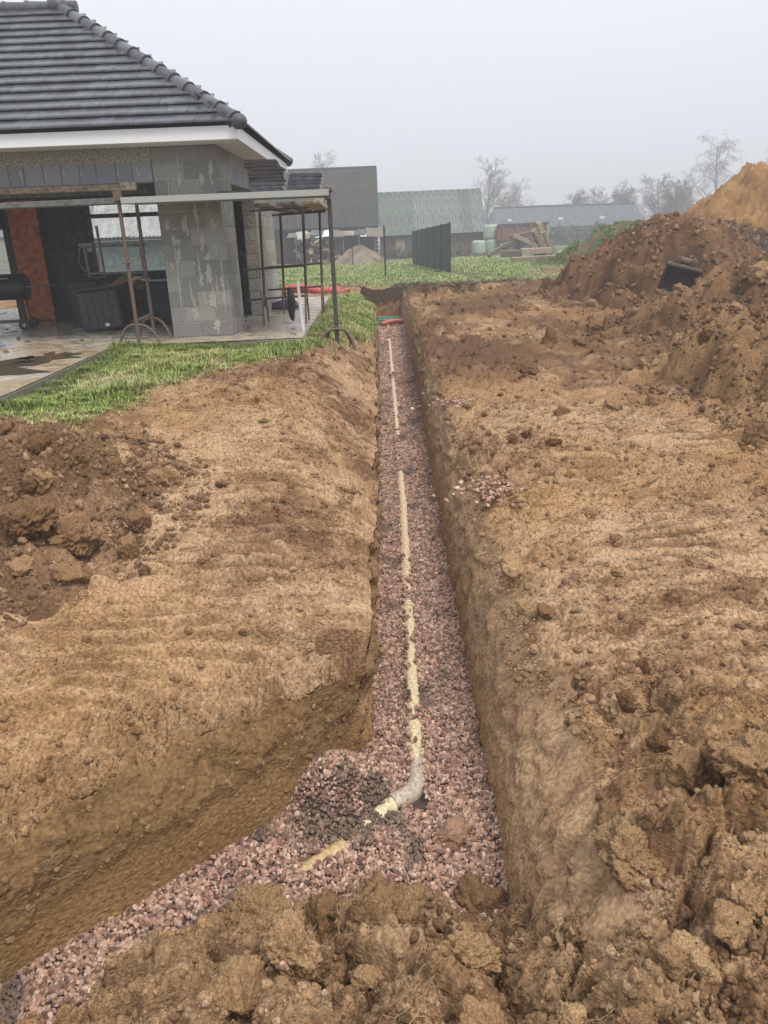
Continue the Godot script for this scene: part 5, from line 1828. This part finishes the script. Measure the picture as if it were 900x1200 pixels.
func limb(b: MB, tw: MB, at: Vector3, dir: Vector3, len: float, r: float, level: int, weep: float, r2: RandomNumberGenerator) -> void:
	var pts := [at]
	var rad := [r]
	var d := dir
	var p := at
	var n: int = [8, 5, 4, 3, 2][level]
	var wob: float = [0.05, 0.10, 0.13, 0.15, 0.2][level]
	for i in n:
		d = (d + Vector3(r2.randfn(), r2.randfn() * 0.6, r2.randfn()) * wob + Vector3(0, 0.06 if level < 2 else -weep * 0.22, 0)).normalized()
		p += d * len / n
		pts.append(p)
		rad.append(r * lerpf(1.0, 0.3, (i + 1.0) / n))
	(b if level < 2 else tw).tube(pts, rad, 7 if level == 0 else (5 if level == 1 else 3), Color.WHITE * r2.randf_range(0.85, 1.15), false)
	if level >= 4:
		return
	var kids: int = [17, 8, 6, 3][level]
	for k in kids:
		var t := (k + r2.randf()) / kids
		t = lerpf([0.22, 0.12, 0.1, 0.1][level], 1.0, t)
		var i: int = mini(int(t * n), n - 1)
		var q: Vector3 = pts[i].lerp(pts[i + 1], t * n - i)
		var along: Vector3 = (pts[i + 1] - pts[i]).normalized()
		var sd := Vector3(r2.randfn(), r2.randfn() * 0.5, r2.randfn())
		sd = (sd - along * sd.dot(along)).normalized()
		var dd := (along * (0.55 if level == 0 else 0.75) + sd * 0.8 + Vector3(0, 0.15 - weep * 0.15 * level, 0)).normalized()
		limb(b, tw, q, dd, len * r2.randf_range(0.44, 0.66) * (1.0 - 0.55 * t * (1.0 if level == 0 else 0.6)), maxf(r * 0.45 * (1.0 - 0.55 * t), 0.016), level + 1, weep, r2)

func tree(called: String, label: String, at: Vector3, h: float, weep: float, seed_: int, m: Material, stems := 1) -> void:
	var t := thing(called, label, "tree", at)
	var r2 := RandomNumberGenerator.new()
	r2.seed = seed_
	var b := MB.new()
	var tw := MB.new()
	for k in stems:
		var lean := Vector3(r2.randfn() * 0.06, 1, r2.randfn() * 0.06) if stems == 1 else Vector3(r2.randfn() * 0.3, 1, r2.randfn() * 0.2)
		limb(b, tw, Vector3(r2.randfn() * 0.3 * (stems - 1), 0, 0), lean.normalized(), h * (0.86 if stems == 1 else r2.randf_range(0.6, 0.85)), h * 0.017, 0, weep, r2)
	obj("trunk", b.mesh(), m, t)
	obj("twigs", tw.mesh(), m, t)

func build_trees() -> void:
	tree("birch_tree", "tall bare birch with drooping twigs left of the ochre heap", Vector3(45.6, -0.6, -110), 13.2, 1.0, 5, M.birch)
	tree("bare_tree", "spreading bare tree with several stems left of the tall birch", Vector3(37.0, -0.6, -105), 8.6, 0.1, 8, M.bark, 3)
	tree("bare_tree", "small bare tree between the slate roofed building and the spreading tree", Vector3(40.2, -0.6, -108), 7.6, 0.1, 9, M.bark, 2)
	tree("bare_tree", "bare tree behind the right end of the long slate roof", Vector3(34.4, -0.6, -116), 8.4, 0.1, 12, M.bark, 3)
	tree("bare_tree", "bare tree behind the middle of the long slate roof", Vector3(30.4, -0.6, -118), 7.9, 0.1, 14, M.bark, 3)
	tree("bare_tree", "faint low bare tree left of the other trees behind the slate roof", Vector3(27.0, -0.6, -120), 6.6, 0.1, 15, M.bark, 2)
	tree("bare_tree", "bare tree rising behind the right end of the low green-roofed barn", Vector3(16.2, -0.6, -118), 11.2, 0.1, 17, M.bark)
	tree("bare_tree", "rounded pale bare tree right of the low green-roofed barn", Vector3(19.2, -0.6, -114), 9.6, 0.3, 18, M.birch, 2)
	tree("bare_tree", "bare treetop showing over the ridge of the tall dark barn", Vector3(-6.0, -0.6, -110), 12.3, 0.1, 19, M.bark)
	tree("bare_tree", "bare treetop at the right edge above the ochre heap", Vector3(49.0, -0.6, -98), 11.0, 0.2, 21, M.bark)
	tree("bare_tree", "faint bare tree showing between the two barns", Vector3(0.6, -0.6, -125), 8.6, 0.1, 22, M.bark)
	# a small conifer
	var t := thing("fir_tree", "small dark fir behind the grey slate roof", "tree", Vector3(19.6, -0.6, -112))
	var b := MB.new()
	b.tube([Vector3.ZERO, Vector3(0, 5.3, 0)], [0.14, 0.02], 6)
	obj("trunk", b.mesh(), M.bark, t)
	b = MB.new()
	for i in 260:
		var y := rng.randf_range(0.6, 5.2)
		var a := rng.randf() * TAU
		var r := (5.5 - y) * 0.36 * rng.randf_range(0.5, 1.1)
		var d := Vector3(cos(a), -0.25, sin(a))
		var s := Vector3(-sin(a), 0, cos(a)) * 0.14
		b.face([Vector3(0, y, 0) + d * r * 0.2 - s, Vector3(0, y, 0) + d * r * 0.2 + s, Vector3(0, y, 0) + d * r], Vector3.UP, Color(0.03, 0.045, 0.03) * rng.randf_range(0.7, 1.4))
	obj("foliage", b.mesh(), M.leaf, t)

# ---------------------------------------------------------------- clods, crumbs, straw
func build_clods() -> void:
	# hand placed lumps that stand out: x, z, size, flatness, mesh, colour mix 0 dark .. 1 pale, label
	var hero := [
		[-0.08, -2.10, 0.175, 0.85, 16, 0.35, "big shaggy clod with roots in the middle of the near mound", 0.02],
		[-0.27, -2.13, 0.10, 0.8, 17, 0.3, "clod leaning on the left of the big shaggy clod", 0.0],
		[0.30, -2.47, 0.085, 0.9, 11, 0.2, "dark split clod against the right trench wall, below the reddish stone", 0.0],
		[0.37, -2.43, 0.07, 1.0, 12, 0.25, "dark clod wedged between the split clod and the right wall", 0.0],
		[0.15, -2.16, 0.05, 0.9, 13, 0.95, "pale stone-like lump at the right foot of the big shaggy clod", 0.02],
		[-0.35, -1.80, 0.105, 0.7, 19, 0.75, "clod crusted with gravel in the near mound", 0.0],
		[-0.56, -2.28, 0.13, 0.7, 18, 0.5, "rounded clod at the left of the near mound, beside the gravel", 0.0],
		[-0.36, -2.22, 0.08, 0.8, 8, 0.55, "clod at the gravel's edge under the pipe offcut", 0.0],
		[0.80, -1.56, 0.085, 0.75, 9, 1.0, "pale rounded lump at the lower right, largest of the pale ones", 0.03],
		[0.91, -1.60, 0.07, 0.8, 11, 0.6, "greyish lump touching the large pale one at the lower right", 0.03],
		[0.45, -1.46, 0.055, 0.8, 12, 0.9, "small pale block at the bottom of the picture, right of the middle", 0.02],
		[1.20, -2.10, 0.14, 0.75, 18, 0.6, "big round clod at the right edge, halfway up the loose soil", 0.0],
		[1.04, -2.2, 0.10, 0.8, 13, 0.45, "clod left of the big round clod at the right edge", 0.0],
		[0.77, -2.00, 0.13, 0.7, 16, 0.5, "clod with a dark hollow under it, right of the trench corner", 0.0],
		[0.64, -1.92, 0.09, 0.75, 19, 0.4, "clod just below the one with the dark hollow", 0.0],
		[0.72, -4.06, 0.095, 0.75, 8, 1.0, "square ochre block on the right lip of the trench", 0.03],
		[0.70, -3.62, 0.055, 0.8, 9, 0.7, "rounded lump below the square ochre block on the right lip", 0.02],
		[0.82, -3.56, 0.05, 0.8, 10, 0.25, "dark lump beside the rounded one on the right lip", 0.02],
		[1.79, -9.12, 0.14, 0.6, 11, 0.05, "dark wet clod alone on the rolled ground right of the trench", 0.0],
		[2.42, -11.0, 0.18, 0.55, 12, 0.05, "dark wet clod before the track marks, left of the pair", 0.0],
		[2.75, -10.6, 0.13, 0.6, 13, 0.05, "dark wet clod before the track marks, right of the pair", 0.0],
		[1.75, -7.3, 0.09, 0.6, 14, 0.1, "small dark clod on the pale rolled ground", 0.0],
		[2.35, -7.6, 0.10, 0.7, 15, 0.55, "brown lump on the pale rolled ground, right of the small dark clod", 0.0],
		[-1.50, -4.17, 0.085, 0.8, 8, 0.35, "rounded clod at the right foot of the left heap", 0.02],
		[-1.50, -4.42, 0.08, 0.85, 9, 0.2, "dark clod up against the rounded one at the foot of the left heap", 0.02],
		[-1.80, -4.15, 0.15, 0.7, 17, 0.4, "large broken clod at the near foot of the left heap", 0.0],
		[-2.02, -4.10, 0.14, 0.8, 19, 0.3, "second large broken clod at the near foot of the left heap, farther left", 0.0],
		[-1.75, -3.90, 0.10, 0.75, 12, 0.45, "low flat clod in front of the broken ones at the left heap", 0.0],
		[-1.98, -3.86, 0.08, 0.9, 13, 0.5, "upright clod in front of the broken ones at the left heap", 0.0],
		[-1.55, -5.15, 0.10, 0.7, 14, 0.3, "round clod high on the right flank of the left heap", 0.0],
		[-1.10, -5.0, 0.05, 0.5, 15, 0.1, "small dark stone on the bare ground right of the left heap", 0.0],
		[-0.97, -6.25, 0.05, 0.6, 8, 0.3, "small lump alone on the bare ground left of the trench", 0.0],
		[-1.55, -4.02, 0.028, 0.8, 9, 1.0, "small whitish pebble at the foot of the left heap", 0.02],
		[0.09, -10.1, 0.045, 0.7, 10, 0.15, "dark lump of earth on the gravel between two bare stretches of pipe", 0.0],
	]
	for q in hero:
		var y: float = land(q[0], q[1]) if not in_trench(q[0], q[1]) else maxf(bed_y(q[0], q[1]), mound_y(q[0], q[1]) if q[1] > -3.0 else -9.0)
		var m: StandardMaterial3D = clod_mat(q[5])
		solo("earth_clod", clod_meshes[q[4]], m, q[6], "clod", "", Transform3D(Basis.from_euler(Vector3(rng.randf() * 6.0, rng.randf() * 6.0, 0.0)) * Basis.from_scale(Vector3(q[2], q[2] * q[3], q[2] * 0.95)), Vector3(q[0], y + q[2] * q[3] * 0.35 + q[7], q[1])))
	solo("reddish_stone", clod_meshes[11], mat(Color(0.56, 0.33, 0.21), 0.85, M.clod.albedo_texture, 6.0, M.clod.heightmap_texture, 0.4), "pinkish stone lying on the gravel by the right wall", "stone", "", Transform3D(Basis.from_euler(Vector3(0.3, 0.5, 0.2)) * Basis.from_scale(Vector3(0.085, 0.06, 0.065)), Vector3(0.25, bed_y(0.25, -2.80) + 0.04, -2.80)))
	# the rest, each its own thing, in groups that nothing tells apart
	var zones := [
		["clods at the foot of the left heap", "at the foot of the left heap", -2.6, -1.35, -5.8, -3.4, 20, 0.045, 0.10],
		["clods on the near mound", "on the near mound", -0.9, 0.75, -2.35, -1.35, 20, 0.04, 0.10],
		["clods on the loose soil at the lower right", "on the loose soil at the lower right", 0.68, 1.6, -2.7, -1.3, 20, 0.025, 0.07],
		["clods along the right lip of the trench", "along the right lip of the trench", 0.82, 1.45, -8.5, -2.7, 20, 0.03, 0.06],
		["clods at the foot of the right-hand bank", "at the foot of the right-hand bank", 2.6, 4.6, -10.5, -5.4, 20, 0.06, 0.14],
		["clods before the digger bucket", "before the heap with the digger bucket", 2.6, 5.6, -15.0, -11.0, 20, 0.08, 0.20],
	]
	for zn in zones:
		var spots := []
		for i in 400:
			if spots.size() >= zn[6]:
				break
			var x := rng.randf_range(zn[2], zn[3])
			var z := rng.randf_range(zn[4], zn[5])
			if z < -3.0 and x > x_left(z) - 0.05 and x < x_right_low(z) + 0.3:
				continue
			spots.append([x / -z, x, z, lerpf(zn[7], zn[8], pow(rng.randf(), 1.6)), rng.randf_range(0.1, 0.75)])
		spots.sort()
		for i in spots.size():
			var q: Array = spots[i]
			var s: float = q[3]
			var look: String = ("dark " if q[4] < 0.3 else "brown " if q[4] < 0.52 else "pale ") + ("little clod" if s < lerpf(zn[7], zn[8], 0.3) else "mid-sized clod" if s < lerpf(zn[7], zn[8], 0.65) else "big clod")
			var ord: String = ["first", "second", "third", "fourth", "fifth", "sixth", "seventh", "eighth", "ninth", "tenth", "eleventh", "twelfth", "thirteenth", "fourteenth", "fifteenth", "sixteenth", "seventeenth", "eighteenth", "nineteenth", "twentieth"][i]
			solo("earth_clod", clod_meshes[8 + rng.randi() % 12], clod_mat(q[4]), look + " " + zn[1] + ", " + ord + " from the left", "clod", zn[0], Transform3D(rot_any() * Basis.from_scale(Vector3(s, s * rng.randf_range(0.6, 0.9), s * rng.randf_range(0.8, 1.1))), Vector3(q[1], land(q[1], q[2]) + s * 0.25, q[2])))
	# crumbs beyond count
	var pl := []
	var cl := []
	for k in 8:
		pl.append([]); cl.append([])
	for i in 110000:
		var d := 1.15 * pow(19.0, rng.randf())
		var x := rng.randf_range(-1, 1) * (0.70 * d + 0.35)
		var z := -d
		var onm := z > -2.7 and x > x_left_low(z) and x < 0.75
		if in_trench(x, z) and not onm:
			continue
		if x > -0.02 and x < x_right_low(z) + 0.12 and not onm:
			continue
		if x < -0.95 and z < -9.9 or x < -3.3 and z < -5.9:
			continue
		var rm := 0.75 if onm else rough_at(x, z)
		if rng.randf() > 0.10 + 0.9 * rm * clampf(0.5 + 1.8 * n2.get_noise_2d(x * 1.5 + 5.0, z * 1.5), 0.05, 1.0):
			continue
		if grass_at(x, z) > 0.5:
			continue
		var s := exp(lerpf(log(0.003), log(0.022), pow(rng.randf(), 2.4))) * (0.55 + 0.38 * sqrt(d))
		var y := land(x, z)
		if onm and y < bed_y(x, z) + 0.03:
			continue
		var k := rng.randi() % 8
		pl[k].append(Transform3D(rot_any() * Basis.from_scale(Vector3(s, s * 0.75, s * 1.1)), Vector3(x, y + s * 0.05, z)))
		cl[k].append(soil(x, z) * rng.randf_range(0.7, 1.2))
	for hp in heaps:
		if hp.z < -22.0:
			continue
		for i in (26000 if hp.z > -10.0 else 7000):
			var a := rng.randf() * TAU
			var r := sqrt(rng.randf()) * 1.08
			var x: float = hp.x + cos(a) * r * hp.rx
			var z: float = hp.z + sin(a) * r * hp.rz
			if absf(x) > -z * 0.66 + 0.3 or rng.randf() > 0.6 + 1.5 * n2.get_noise_2d(x + 3.0, z):
				continue
			var s := exp(lerpf(log(0.005), log(0.034 if hp.z > -10.0 else 0.05), pow(rng.randf(), 2.2))) * (0.45 + 0.22 * sqrt(-z))
			var k := rng.randi() % 8
			pl[k].append(Transform3D(rot_any() * Basis.from_scale(Vector3(s, s * 0.75, s * 1.1)), Vector3(x, land(x, z) + s * 0.1, z)))
			cl[k].append(Color(0.19, 0.108, 0.058).lerp(Color(0.40, 0.25, 0.14), rng.randf()) * rng.randf_range(0.8, 1.2))
	for k in 8:
		scatter("soil_crumbs", clod_meshes[k], M.clod, pl[k], cl[k])
	# the finest crumbs, near enough to be seen one by one
	var fp := []
	var fc := []
	for k in stone_meshes.size():
		fp.append([]); fc.append([])
	for i in 170000:
		var d := 1.25 * pow(6.4, pow(rng.randf(), 0.8))
		var x := rng.randf_range(-1, 1) * (0.68 * d + 0.3)
		var z := -d
		var onm := z > -2.7 and x > x_left_low(z) and x < 0.75
		if in_trench(x, z) and not onm:
			continue
		if x > -0.02 and x < x_right_low(z) + 0.10 and not onm:
			continue
		if rng.randf() > clampf(0.45 + 1.6 * n2.get_noise_2d(x * 1.4 + 45.0, z * 1.9), 0.06, 1.0):
			continue
		var s := exp(lerpf(log(0.0018), log(0.0065), pow(rng.randf(), 1.5))) * (0.7 + 0.16 * d)
		var y := land(x, z)
		if onm and y < bed_y(x, z) + 0.03:
			continue
		var k := rng.randi() % stone_meshes.size()
		fp[k].append(Transform3D(rot_any() * Basis.from_scale(Vector3(s, s * 0.8, s * 1.2)), Vector3(x, y + s * 0.25, z)))
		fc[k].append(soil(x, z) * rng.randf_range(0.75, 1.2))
	for p in wall_points:
		var s := exp(lerpf(log(0.003), log(0.02), pow(rng.randf(), 2.2)))
		var k := rng.randi() % stone_meshes.size()
		fp[k].append(Transform3D(rot_any() * Basis.from_scale(Vector3(s, s * 0.8, s * 1.2)), p))
		fc[k].append(Color(0.28, 0.165, 0.075).lerp(Color(0.44, 0.28, 0.14), rng.randf()))
	for k in stone_meshes.size():
		scatter("soil_crumbs", stone_meshes[k], M.clod, fp[k], fc[k])
	# straw and torn roots
	var sm := []
	for k in 4:
		var b := MB.new()
		var p := Vector3(-0.5, 0, 0)
		var pts := [p]
		for i in 5:
			p += Vector3(0.2, rng.randfn() * 0.07, rng.randfn() * 0.08)
			pts.append(p)
		b.tube(pts, [0.008, 0.011, 0.010, 0.009, 0.007, 0.004], 4)
		sm.append(b.mesh())
	var sp := [[], [], [], []]
	var sc := [[], [], [], []]
	for i in 2600:
		var d := 1.2 * pow(6.5, rng.randf())
		var x := rng.randf_range(-1, 1) * (0.66 * d + 0.2)
		var z := -d
		var onm := z > -2.7 and x > x_left(z) and x < 0.75
		if in_trench(x, z) and not onm:
			continue
		var dens := clampf(0.15 + 1.6 * n2.get_noise_2d(x + 66.0, z), 0.0, 1.0)
		if x > 0.3 and x < 1.5 or onm:
			dens = minf(1.0, dens + 0.3)
		if rng.randf() > dens:
			continue
		var y := land(x, z)
		if x > 0.3 and x < 0.76 and not onm:
			continue
		var l := rng.randf_range(0.03, 0.13)
		var k := rng.randi() % 4
		sp[k].append(Transform3D(Basis.from_euler(Vector3(rng.randf() * 6.0, rng.randf() * TAU, rng.randfn() * 0.3)) * Basis.from_scale(Vector3(l, l * 1.0, l) if l > 0.06 else Vector3(l, l * 1.6, l * 1.6)), Vector3(x, y + 0.008, z)))
		sc[k].append(Color(0.38, 0.29, 0.16).lerp(Color(0.22, 0.14, 0.075), rng.randf()))
	# roots hanging out of the walls
	for i in 900:
		var left := i % 3 != 0
		var z := rng.randf_range(-5.5, -2.3) if not left else rng.randf_range(-2.9, -1.7)
		var x := 0.0
		var y := 0.0
		if left:
			var wp: Vector3 = wall_points[rng.randi() % wall_points.size()]
			if wp.z < -3.3 or wp.y < -0.45 or wp.y > 0.0 or rng.randf() > clampf(0.35 + 2.5 * n2.get_noise_2d(wp.x * 1.6, 44.0), 0, 1):
				continue
			x = wp.x + 0.012
			y = wp.y
			z = wp.z + 0.012
		else:
			var t := rng.randf_range(0.45, 1.0)
			var lean := lerpf(0.20, 0.06, clampf((-z - 3.0) / 9.0, 0, 1))
			x = x_right_low(z) + 0.05 * t + lean * pow(t, 3.2) - 0.01
			y = lerpf(floor_y(z) - 0.12, height(x, z), t)
		var l := rng.randf_range(0.04, 0.14)
		var k := rng.randi() % 4
		sp[k].append(Transform3D(Basis.from_euler(Vector3(rng.randf() * 6.0, rng.randf_range(-0.8, 0.8) + (PI * 0.4 if not left else 0.6), rng.randf_range(-1.2, 0.3))) * Basis.from_scale(Vector3(l, l, l)), Vector3(x, y, z)))
		sc[k].append(Color(0.36, 0.27, 0.15).lerp(Color(0.17, 0.105, 0.055), rng.randf()))
	for k in 4:
		scatter("straw", sm[k], M.straw, sp[k], sc[k])

var cms := {}
func clod_mat(t: float) -> StandardMaterial3D:
	var k := clampi(int(t * 6.0), 0, 5)
	if not cms.has(k):
		var m: StandardMaterial3D = M.clod.duplicate()
		m.albedo_color = Color(0.22, 0.118, 0.054).lerp(Color(0.54, 0.345, 0.18), k / 5.0).linear_to_srgb()
		cms[k] = m
	return cms[k]

# ---------------------------------------------------------------- grass
func tuft(blades: int, spread: float, h: float, w: float, seed_: int) -> ArrayMesh:
	var r := RandomNumberGenerator.new()
	r.seed = seed_
	var b := MB.new()
	for k in blades:
		var a := r.randf() * TAU
		var d := Vector3(cos(a), 0, sin(a))
		var p := d * spread * r.randf()
		var s := Vector3(-sin(a), 0, cos(a)) * w
		var hh := h * r.randf_range(0.5, 1.1)
		var bend := r.randf_range(0.2, 1.0) * hh
		var m := p + Vector3(0, hh * 0.6, 0) + d * bend * 0.3
		var t := p + Vector3(0, hh * 0.85, 0) + d * bend
		var nn := (Vector3(0, 1, 0) + d * 0.2).normalized()
		var c := Color.WHITE * r.randf_range(0.7, 1.25)
		b.quad(p - s, p + s, m + s * 0.8, m - s * 0.8, nn, c)
		b.tri(m - s * 0.8, m + s * 0.8, t, nn, nn, nn, c)
	return b.mesh()

func build_grass() -> void:
	var tm := []
	for k in 3:
		tm.append(tuft(11, 0.06, 0.062, 0.0032, 30 + k))
	var pl := [[], [], []]
	var cl := [[], [], []]
	for i in 60000:
		var x := rng.randf_range(-4.2, 0.1)
		var z := rng.randf_range(-20.0, -5.7)
		if rng.randf() > clampf(1.5 - (-z - 6.0) * 0.09, 0.35, 1.0):
			continue
		if x < -3.46 or x < -0.95 and z < -10.3:
			if not (z < -17.3):
				continue
		var g := grass_at(x, z)
		if rng.randf() > pow(g, 1.4) * 0.85 or x > x_left(z) - 0.01:
			continue
		var tall := 1.0 + 0.9 * clampf(n1.get_noise_2d(x * 2.0 + 8.0, z * 2.0) * 2.0, -0.4, 1.0)
		if x < -2.4 and z > -7.5 or x > -1.3 and z < -9.8:
			tall *= 1.25
		var k := rng.randi() % 3
		pl[k].append(Transform3D(Basis(Vector3.UP, rng.randf() * TAU) * Basis.from_scale(Vector3(1.15, tall * rng.randf_range(0.7, 1.2), 1.15)), Vector3(x, land(x, z) - 0.01, z)))
		cl[k].append(Color(0.33, 0.45, 0.09).lerp(Color(0.62, 0.57, 0.27), clampf(0.34 + 1.2 * n1.get_noise_2d(x * 2.0, z * 2.0) + rng.randfn() * 0.28, 0, 1)) * rng.randf_range(0.65, 1.25))
	# along the slab's edges
	for i in 1800:
		var x := rng.randf_range(-3.4, -0.9)
		var z := -10.22 + absf(rng.randfn()) * 0.12
		if i % 2:
			x = -3.38 + absf(rng.randfn()) * 0.1
			z = rng.randf_range(-10.2, -6.3)
		elif i % 4 == 0:
			x = -0.9 + absf(rng.randfn()) * 0.12
			z = rng.randf_range(-17.0, -10.2)
		var k := rng.randi() % 3
		pl[k].append(Transform3D(Basis(Vector3.UP, rng.randf() * TAU) * Basis.from_scale(Vector3(1.1, rng.randf_range(0.7, 1.5), 1.1)), Vector3(x, land(x, z) - 0.01, z)))
		cl[k].append(Color(0.17, 0.26, 0.045).lerp(Color(0.34, 0.32, 0.13), rng.randf() * 0.7))
	for k in 3:
		scatter("grass", tm[k], M.grass, pl[k], cl[k])
	# right bank: a few starved clumps
	var big := tuft(12, 0.12, 0.13, 0.008, 41)
	var p2 := []
	var c2 := []
	for i in 26000:
		var d := 21.3 * pow(3.2, pow(rng.randf(), 1.2))
		var x := rng.randf_range(-0.6, 0.6) * d
		var z := -d
		if d > 60.0 or rng.randf() > 0.04 + grass_at(x, z):
			continue
		if land(x, z) > height(x, z) + 0.03:
			continue
		var s := 0.8 + (d - 21.0) * 0.03
		p2.append(Transform3D(Basis(Vector3.UP, rng.randf() * TAU) * Basis.from_scale(Vector3(s * 1.2, s * rng.randf_range(0.5, 1.0), s * 1.2)), Vector3(x, land(x, z) - 0.02, z)))
		c2.append(Color(0.36, 0.50, 0.12).lerp(Color(0.58, 0.54, 0.26), clampf(0.25 + 1.3 * n1.get_noise_2d(x * 1.2, z * 0.8) + 0.15 * rng.randfn(), 0, 1)))
	for i in 5000:
		var x := rng.randf_range(0.7, 3.6)
		var z := rng.randf_range(-21, -13.5)
		if rng.randf() > grass_at(x, z) * 0.8:
			continue
		p2.append(Transform3D(Basis(Vector3.UP, rng.randf() * TAU) * Basis.from_scale(Vector3(0.7, rng.randf_range(0.2, 0.45), 0.7)), Vector3(x, land(x, z) - 0.01, z)))
		c2.append(Color(0.13, 0.17, 0.045).lerp(Color(0.24, 0.20, 0.09), rng.randf()))
	for i in 4000:
		var a := rng.randf() * TAU
		var r := sqrt(rng.randf()) * 3.6
		var x := 10.6 + r * cos(a)
		var z := -34.0 + r * sin(a)
		if n1.get_noise_2d(x * 1.5, z * 1.5 + 3.0) < -0.15:
			continue
		p2.append(Transform3D(Basis(Vector3.UP, rng.randf() * TAU) * Basis.from_scale(Vector3(1.3, rng.randf_range(0.8, 1.6), 1.3)), Vector3(x, land(x, z) - 0.03, z)))
		c2.append(Color(0.14, 0.23, 0.05).lerp(Color(0.27, 0.27, 0.10), rng.randf()))
	scatter("grass", big, M.grass, p2, c2)
	# drooping weeds over the pit's rim
	var p3 := []
	var c3 := []
	for i in 700:
		var x := rng.randf_range(0.5, 4.2)
		var z := -21.1 - absf(rng.randfn()) * 0.6
		p3.append(Transform3D(Basis(Vector3.UP, rng.randf() * TAU) * Basis.from_scale(Vector3(0.9, rng.randf_range(0.5, 1.3), 0.9)), Vector3(x, land(x, z) - 0.02, z)))
		c3.append(Color(0.14, 0.13, 0.065).lerp(Color(0.22, 0.17, 0.09), rng.randf()))
	scatter("dry_weeds", big, M.straw, p3, c3)

func _ready() -> void:
	rng.seed = 4242
	var cam := Camera3D.new()
	cam.name = "camera"
	cam.position = Vector3(0, 2.0, 0)
	cam.rotation = Vector3(deg_to_rad(-20.1), 0, -0.04)
	cam.fov = 67.38
	cam.near = 0.05
	cam.far = 900.0
	add_child(cam)
	cam.current = true
	var env := Environment.new()
	env.background_mode = Environment.BG_SKY
	var sky := Sky.new()
	var sm := ProceduralSkyMaterial.new()
	sm.sky_top_color = Color(0.90, 0.915, 0.94)
	sm.sky_horizon_color = Color(0.70, 0.712, 0.735)
	sm.sky_curve = 0.6
	sm.ground_horizon_color = Color(0.70, 0.71, 0.72)
	sm.ground_bottom_color = Color(0.45, 0.42, 0.38)
	sm.sun_angle_max = 1.0
	# faint unevenness of the low cloud
	var veil := fnl(0.006, 77, 4).get_seamless_image(1024, 512)
	veil.convert(Image.FORMAT_RGBA8)
	sm.sky_cover = ImageTexture.create_from_image(veil)
	sm.sky_cover_modulate = Color(0.40, 0.38, 0.33, 0.16)
	sky.sky_material = sm
	env.sky = sky
	env.background_energy_multiplier = 1.0
	env.tonemap_mode = Environment.TONE_MAPPER_LINEAR
	env.tonemap_exposure = 1.72
	env.fog_enabled = true
	env.fog_light_color = Color(0.88, 0.89, 0.90)
	env.fog_density = 0.0040
	env.sdfgi_enabled = true
	env.ssao_enabled = true
	env.ssil_enabled = true
	var we := WorldEnvironment.new()
	we.name = "environment"
	we.environment = env
	add_child(we)
	var sun := DirectionalLight3D.new()
	sun.name = "sun"
	sun.light_energy = 0.5
	sun.light_angular_distance = 22.0
	sun.light_color = Color(1.0, 0.975, 0.94)
	sun.rotation_degrees = Vector3(-58, 35, 0)
	sun.shadow_enabled = true
	sun.sky_mode = DirectionalLight3D.SKY_MODE_LIGHT_ONLY
	add_child(sun)
	n1 = fnl(0.35, 1, 3)
	n2 = fnl(1.6, 2, 4)
	n3 = fnl(6.0, 3, 3)
	n4 = fnl(9.0, 4, 1, FastNoiseLite.TYPE_CELLULAR)
	n5 = fnl(30.0, 5, 2)
	n6 = fnl(3.5, 6, 3)
	n7 = fnl(4.2, 7, 2, FastNoiseLite.TYPE_CELLULAR)
	n8 = fnl(3.0, 8, 1, FastNoiseLite.TYPE_CELLULAR)
	n9 = fnl(3.0, 8, 1, FastNoiseLite.TYPE_CELLULAR)
	n8.cellular_return_type = FastNoiseLite.RETURN_CELL_VALUE
	n9.cellular_return_type = FastNoiseLite.RETURN_DISTANCE2_SUB
	for f in [n4, n7]:
		f.cellular_return_type = FastNoiseLite.RETURN_DISTANCE
		f.cellular_jitter = 0.9
	make_materials()
	make_lumps()
	build_bank(-1)
	build_bank(1)
	build_field()
	build_mound()
	build_heaps()
	build_gravel()
	build_pipe()
	build_house()
	build_scaffold()
	build_inside()
	build_yard()
	build_far()
	build_trees()
	build_clods()
	build_grass()
